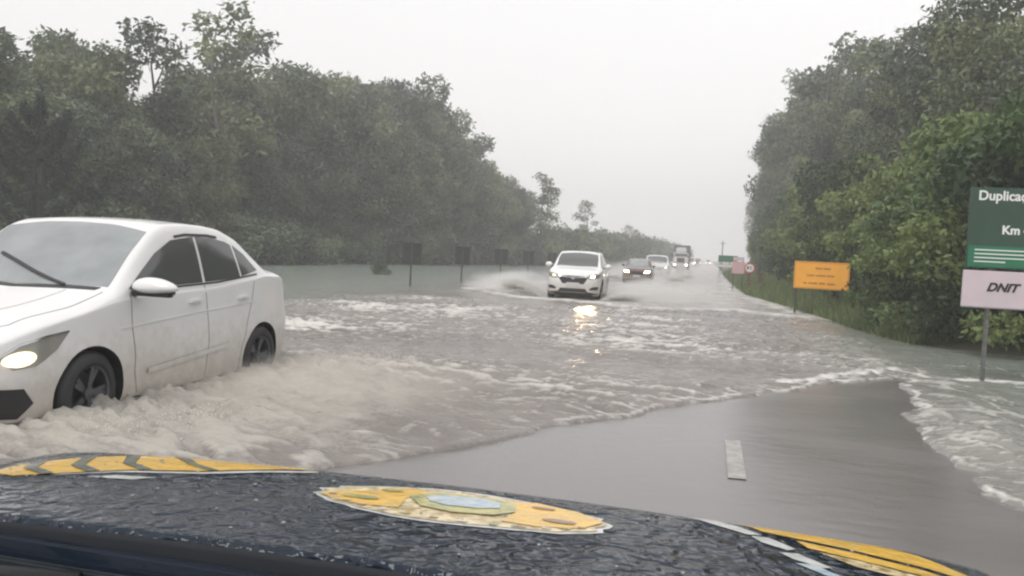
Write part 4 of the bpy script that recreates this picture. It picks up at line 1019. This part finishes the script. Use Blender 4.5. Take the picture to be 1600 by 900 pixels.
for i in range(13):
    tt = 3.35 + i * .215; x_, y_ = EC[0] + .235 * math.cos(tt), EC[1] + .088 * math.sin(tt)
    hood_patch('crest_mark', [(x_ - .007 - .006 * (i % 2), y_ - .003), (x_ + .006, y_ - .004), (x_ + .010, y_ + .003 + .002 * (i % 3)), (x_ - .006, y_ + .004)], (m_rfilm, m_wfilm, m_olive)[i % 3], .0036)
for i, (x_, y_, a_) in enumerate([(-.575, 1.355, .035), (-.22, 1.36, .03), (-.54, 1.42, .022), (-.26, 1.43, .022)]):
    hood_patch('crest_scroll', ell(a_, a_ * .35, c=(x_, y_), k=16), m_rfilm if i % 2 else m_olive, .0046)
# slanting stripes on the right and left of the bonnet
def stripe(pts, m, off=.0015): return hood_patch('stripe', pts, m, off)
RS = [  # (near edge y, far edge y) bands sweeping back over the right shoulder, x then y
    ([(.075, 1.555), (.16, 1.575), (.27, 1.56), (.37, 1.51), (.44, 1.445), (.47, 1.40), (.36, 1.44), (.25, 1.475), (.17, 1.49), (.115, 1.50)], m_yel),
    ([(.17, 1.475), (.26, 1.455), (.36, 1.42), (.455, 1.37), (.475, 1.345), (.36, 1.385), (.25, 1.42), (.185, 1.44)], m_yel),
    ([(.20, 1.425), (.27, 1.41), (.37, 1.37), (.46, 1.33), (.47, 1.31), (.36, 1.34), (.25, 1.375)], m_gold),
    ([(-.01, 1.53), (.02, 1.555), (.075, 1.51), (.115, 1.475), (.09, 1.465), (.04, 1.495)], m_wfilm),
    ([(.095, 1.46), (.125, 1.465), (.165, 1.42), (.15, 1.405), (.11, 1.43)], m_wfilm),
    ([(.135, 1.385), (.165, 1.395), (.21, 1.345), (.195, 1.335), (.155, 1.36)], m_wfilm),
    ([(.155, 1.34), (.185, 1.345), (.225, 1.30), (.20, 1.295)], m_bfilm)]
for pts, m_ in RS: stripe(pts, m_)
m_gap = mat('dark_livery_gap', (.03, .04, .045), .2, coat=.5, noise=((.16, .17, .08), 14, 4), bump=(45, .5, .01))
stripe([(-.745, 1.53), (-.80, 1.55), (-.90, 1.565), (-1.0, 1.56), (-1.09, 1.535), (-1.18, 1.495), (-1.25, 1.445), (-1.31, 1.37), (-1.30, 1.29), (-1.23, 1.27), (-1.16, 1.32), (-1.07, 1.385), (-.93, 1.43), (-.84, 1.485)], m_yel)
for pts in ([(-1.055, 1.545), (-1.08, 1.538), (-1.00, 1.47), (-.93, 1.432), (-.91, 1.44), (-.98, 1.475)], [(-1.14, 1.512), (-1.165, 1.50), (-1.12, 1.43), (-1.05, 1.39), (-1.03, 1.40), (-1.10, 1.44)],
            [(-1.215, 1.47), (-1.235, 1.455), (-1.20, 1.38), (-1.13, 1.34), (-1.11, 1.355), (-1.18, 1.395)], [(-1.28, 1.41), (-1.295, 1.39), (-1.265, 1.33), (-1.19, 1.295), (-1.175, 1.31), (-1.245, 1.345)]):
    hood_patch('stripe_gap', pts, m_gap, .0028)
for pts in ([(-.735, 1.515), (-.84, 1.474), (-.93, 1.418), (-1.07, 1.375), (-1.16, 1.31), (-1.17, 1.298), (-1.07, 1.360), (-.92, 1.404), (-.83, 1.460), (-.73, 1.503)], [(-.98, 1.345), (-1.06, 1.335), (-1.10, 1.305), (-1.01, 1.315)]): stripe(pts, m_wfilm)
# standing drops of rain on the bonnet
m_drop = mat('rain_drop', (.25, .28, .30), .05, 0., .8)
bmd = bmesh.new()
for i in range(220):
    u = rng.uniform(-.92, .92); yf = 1.72 - .36 * abs(u) ** 3.2; y_ = 1.10 + (yf - 1.12) * rng.random(); x_ = HC + u * .93; s_ = .0012 + .0026 * rng.random() ** 3
    z_ = float(hood_z(np.array([x_]), np.array([y_]))[0])
    rt = bmesh.ops.create_icosphere(bmd, subdivisions=1, radius=1, matrix=Matrix.Translation((x_, y_, z_ + .003)) @ Matrix.Diagonal((s_ * 1.2, s_ * 1.5, s_ * .35, 1)))
me = bpy.data.meshes.new('rain_drops'); bmd.to_mesh(me); bmd.free()
o = pk_link('rain_drops', me, m_drop); o['kind'] = 'stuff'
# cowl, gutter and wiper below the screen
m_cowl = mat('cowl_plastic', (.022, .027, .034), .42, noise=((.035, .042, .05), 12, 4), bump=(30, .3, .01))
m_cowl2 = mat('dark_rubber', (.008, .009, .011), .5)
def cow(name, lo, hi, m, bev=.006, rot=None):
    o = MB().box(lo, hi, bev, rot).build(name, m, pk, False); o.matrix_parent_inverse = Matrix.Translation((-HC, -1.0, 0)); return o
cow('bonnet_rear_lip', (-1.33, 1.020, 1.03), (.43, 1.034, 1.088), m_navy, .006)
cow('cowl_gutter', (-1.42, .80, .93), (.50, 1.018, .96), m_cowl2, .006)
cow('cowl_panel', (-1.40, .80, .965), (.48, .98, 1.03), m_cowl, .01, Matrix.Rotation(R(9), 3, 'X'))
cow('cowl_wall', (-1.39, 1.005, .955), (.46, 1.016, 1.06), m_cowl, .004)
cow('cowl_front_wall', (-1.40, 1.0, .75), (.50, 1.045, 1.045), m_cowl2, .004)
cow('inner_wing', (-1.43, .60, .80), (-1.30, 1.05, 1.035), m_cowl2, .01)
cow('inner_wing', (.42, .60, .80), (.53, 1.05, 1.035), m_cowl2, .01)
cow('screen_seal', (-1.40, .775, .99), (.48, .80, 1.03), m_cowl2, .008)
for xx, r_ in ((-.845, .030), (.02, .030)):
    o = MB().lathe([(.0, 0), (.0, r_), (.035, r_ * .9), (.05, r_ * .5), (.05, 0)], 'z', (xx, .995, 1.005), 24).build('wiper_spindle', m_cowl2, pk, True); o.matrix_parent_inverse = Matrix.Translation((-HC, -1.0, 0))
for pts in ([(-.845, .995, 1.05), (-1.05, .93, 1.065), (-1.38, .86, 1.075)], [(.02, .995, 1.05), (-.25, .94, 1.06), (-.62, .90, 1.065)]):
    o = MB().tube(pts, [.013, .011, .008], 8).build('wiper_arm', m_cowl2, pk, True); o.matrix_parent_inverse = Matrix.Translation((-HC, -1.0, 0))
for i in range(5):
    x_ = -1.30 + i * .33; cow('cowl_rib', (x_, .985, .97), (x_ + .012, 1.003, 1.05), m_cowl, .003)

# ------------------------------------------------------------------ spray thrown up by the cars
m_spray = bpy.data.materials.new('spray_water'); m_spray.use_nodes = True
q = m_spray.node_tree.nodes['Principled BSDF']; q.inputs['Base Color'].default_value = (.70, .68, .65, 1); q.inputs['Roughness'].default_value = .4
OCT = np.array([(1, 0, 0), (-1, 0, 0), (0, 1, 0), (0, -1, 0), (0, 0, 1), (0, 0, -1)], float); OF = np.array([(0, 2, 4), (2, 1, 4), (1, 3, 4), (3, 0, 4), (2, 0, 5), (1, 2, 5), (3, 1, 5), (0, 3, 5)])
def spray(name, P, S, label, mtl=None):
    S = np.asarray(S); st = rng.uniform(.7, 1.6, (len(P), 1, 3))
    V = (P[:, None, :] + OCT[None] * S[:, None, None] * st).reshape(-1, 3); F = (np.arange(len(P))[:, None, None] * 6 + OF[None]).reshape(-1, 3)
    me = np_mesh(name, V, F); me.materials.append(mtl or m_spray); me.polygons.foreach_set('use_smooth', [True] * len(me.polygons))
    o = link(name, me); tag(o, label, 'spray', kind='stuff'); return o
def sheet(path, spread, height, k, lift=1.5, out=(0, 0)):
    """drops in a thin sheet that leaves the water along path and arcs outwards"""
    path = np.array(path, float); t_ = rng.random(k) * (len(path) - 1); i0 = t_.astype(int); f = (t_ - i0)[:, None]
    B = path[i0] * (1 - f) + path[i0 + 1] * f
    s = rng.random(k) ** lift
    P = np.zeros((k, 3)); P[:, :2] = B[:, :2] + s[:, None] * np.array(out) + rng.normal(size=(k, 2)) * spread * (.3 + s[:, None])
    hloc = height * (.55 + .45 * np.sin(t_ * 2.3 + 1) ** 2) * (B[:, 2] if path.shape[1] > 2 else 1)
    P[:, 2] = .02 + hloc * 4 * s * (1 - s * .62) * .62 * (.65 + .35 * rng.random(k))
    return P
# sedan: wash off both near wheels
A = [sheet([(-4.52, 4.9, 1.), (-4.42, 5.3, 1), (-4.35, 5.7, .7)], .06, .22, 6500, 1.3, (.75, .1)),
     sheet([(-4.45, 5.6, .7), (-4.4, 6.6, .7), (-4.4, 7.6, .9)], .09, .16, 6500, 1.4, (.9, .3)),
     sheet([(-4.50, 7.7, 1.), (-4.45, 8.2, 1), (-4.6, 8.9, .9), (-5.2, 9.3, .8)], .12, .26, 8000, 1.3, (1.1, .7))]
P = np.concatenate(A)[::2] + rng.normal(size=(10500, 3)) * (.12, .15, .03); spray('wheel_spray', P, .0015 + .005 * rng.random(len(P)) ** 3, 'muddy wash and drops thrown out beside the near white sedan')
# SUV: two fans of water off the front wheels
A = [sheet([(-5.35, 27.0, 1.), (-5.45, 27.6, 1.2), (-5.5, 28.6, .9)], .13, .55, 14000, 1.0, (-1.5, 1.0)),
     sheet([(-5.35, 27.1, .6), (-6.4, 27.6, .55), (-7.6, 28.7, .3), (-8.3, 29.4, .15)], .15, .45, 11000, 1.0, (-.5, .6)),
     sheet([(-3.5, 27.0, .9), (-3.35, 27.8, 1), (-3.2, 28.8, .7)], .13, .35, 7000, 1.1, (1.1, .6)),
     sheet([(-3.4, 26.2, .6), (-2.4, 24.6, .5), (-1.2, 24.6, .4), (.9, 27.0, .3), (2.2, 25.3, .3)], .16, .14, 6000, 1.3, (0, .3)),
     sheet([(-5.3, 26.7, .5), (-4.4, 26.6, .35), (-3.5, 26.8, .5)], .10, .14, 3500, 1.3, (0, -.2))]
P = np.concatenate(A); spray('bow_spray', P, .006 + .012 * rng.random(len(P)) ** 2, 'fans of white water thrown up on both sides of the head-on white SUV')
A = [sheet([(-4.9, 51, .8), (-4.0, 50.7, .5), (-3.2, 51, .8)], .2, .35, 2500, 1.0, (0, .3)), sheet([(-3.1, 51, 1), (-2.9, 53, .8)], .2, .5, 2500, 1.0, (1.2, .8)), sheet([(-4.95, 51, 1), (-5.1, 53, .8)], .2, .45, 2500, 1.0, (-1.4, 1.0)),
     sheet([(-3.0, 62.5, 1), (-2.9, 64, .8)], .25, .5, 2500, 1.0, (1.4, .8))]
P = np.concatenate(A); spray('far_spray', P, .012 + .018 * rng.random(len(P)) ** 2, 'low white spray round the small dark car and the SUV behind it')

# thin veils of mist hanging where the wheels break up the water
def mist(name, c, rad, dens, label, seed=1, col=(.98, .975, .965, 1)):
    bm = bmesh.new(); bmesh.ops.create_icosphere(bm, subdivisions=3, radius=1)
    me = bpy.data.meshes.new(name); bm.to_mesh(me); bm.free()
    m = bpy.data.materials.new(name); m.use_nodes = True; nt = m.node_tree; nt.nodes.remove(nt.nodes['Principled BSDF']); N = nt.nodes; L = nt.links
    pv = N.new('ShaderNodeVolumePrincipled'); pv.inputs['Color'].default_value = col; pv.inputs['Anisotropy'].default_value = .2
    tc = N.new('ShaderNodeTexCoord'); ln = N.new('ShaderNodeVectorMath'); ln.operation = 'LENGTH'; L.new(tc.outputs['Object'], ln.inputs[0])
    nz = N.new('ShaderNodeTexNoise'); nz.inputs['Scale'].default_value = 2.2; nz.inputs['Detail'].default_value = 4; L.new(tc.outputs['Object'], nz.inputs[0])
    m1 = N.new('ShaderNodeMath'); m1.operation = 'MULTIPLY_ADD'; m1.inputs[1].default_value = 1.1; L.new(nz.outputs[0], m1.inputs[0]); L.new(ln.outputs['Value'], m1.inputs[2])
    mr_ = N.new('ShaderNodeMapRange'); mr_.inputs[1].default_value = 1.45; mr_.inputs[2].default_value = .55; mr_.inputs[3].default_value = 0; mr_.inputs[4].default_value = dens; mr_.interpolation_type = 'SMOOTHSTEP'
    L.new(m1.outputs[0], mr_.inputs[0]); L.new(mr_.outputs[0], pv.inputs['Density'])
    L.new(pv.outputs[0], N['Material Output'].inputs['Volume'])
    me.materials.append(m); o = link(name, me); o.location = c; o.scale = rad; tag(o, label, 'mist', kind='stuff'); return o
MIST = True
if MIST:
    mist('spray_mist', (-3.6, 7.4, .08), (2.3, 2.8, .42), 1.0, 'beige mist of spray trailing the near sedan', 3, (.95, .91, .84, 1))
    mist('spray_mist', (-4.2, 56.0, .4), (5.0, 7.0, 1.3), .45, 'white haze of spray round the small dark car and the cars behind it', 8)
    mist('spray_mist', (-6.6, 29.0, .2), (2.6, 1.8, .85), 2.2, 'pale mist of spray left of the head-on white SUV', 5)
    mist('spray_mist', (-1.8, 29.2, .2), (2.8, 2.6, .85), 2.0, 'pale mist of spray right of the head-on white SUV', 6)

# ------------------------------------------------------------------ rain haze
hz = MB().box((-230, -30, -1.6), (150, 520, 40)).build('haze'); tag(hz, 'grey rain haze over the flooded road', 'haze', kind='stuff')
m = bpy.data.materials.new('rain_haze'); m.use_nodes = True; nt = m.node_tree; nt.nodes.remove(nt.nodes['Principled BSDF'])
pv = nt.nodes.new('ShaderNodeVolumePrincipled'); pv.inputs['Color'].default_value = (.985, .98, .985, 1); pv.inputs['Density'].default_value = .0027
nt.links.new(pv.outputs[0], nt.nodes['Material Output'].inputs['Volume']); hz.data.materials.append(m)
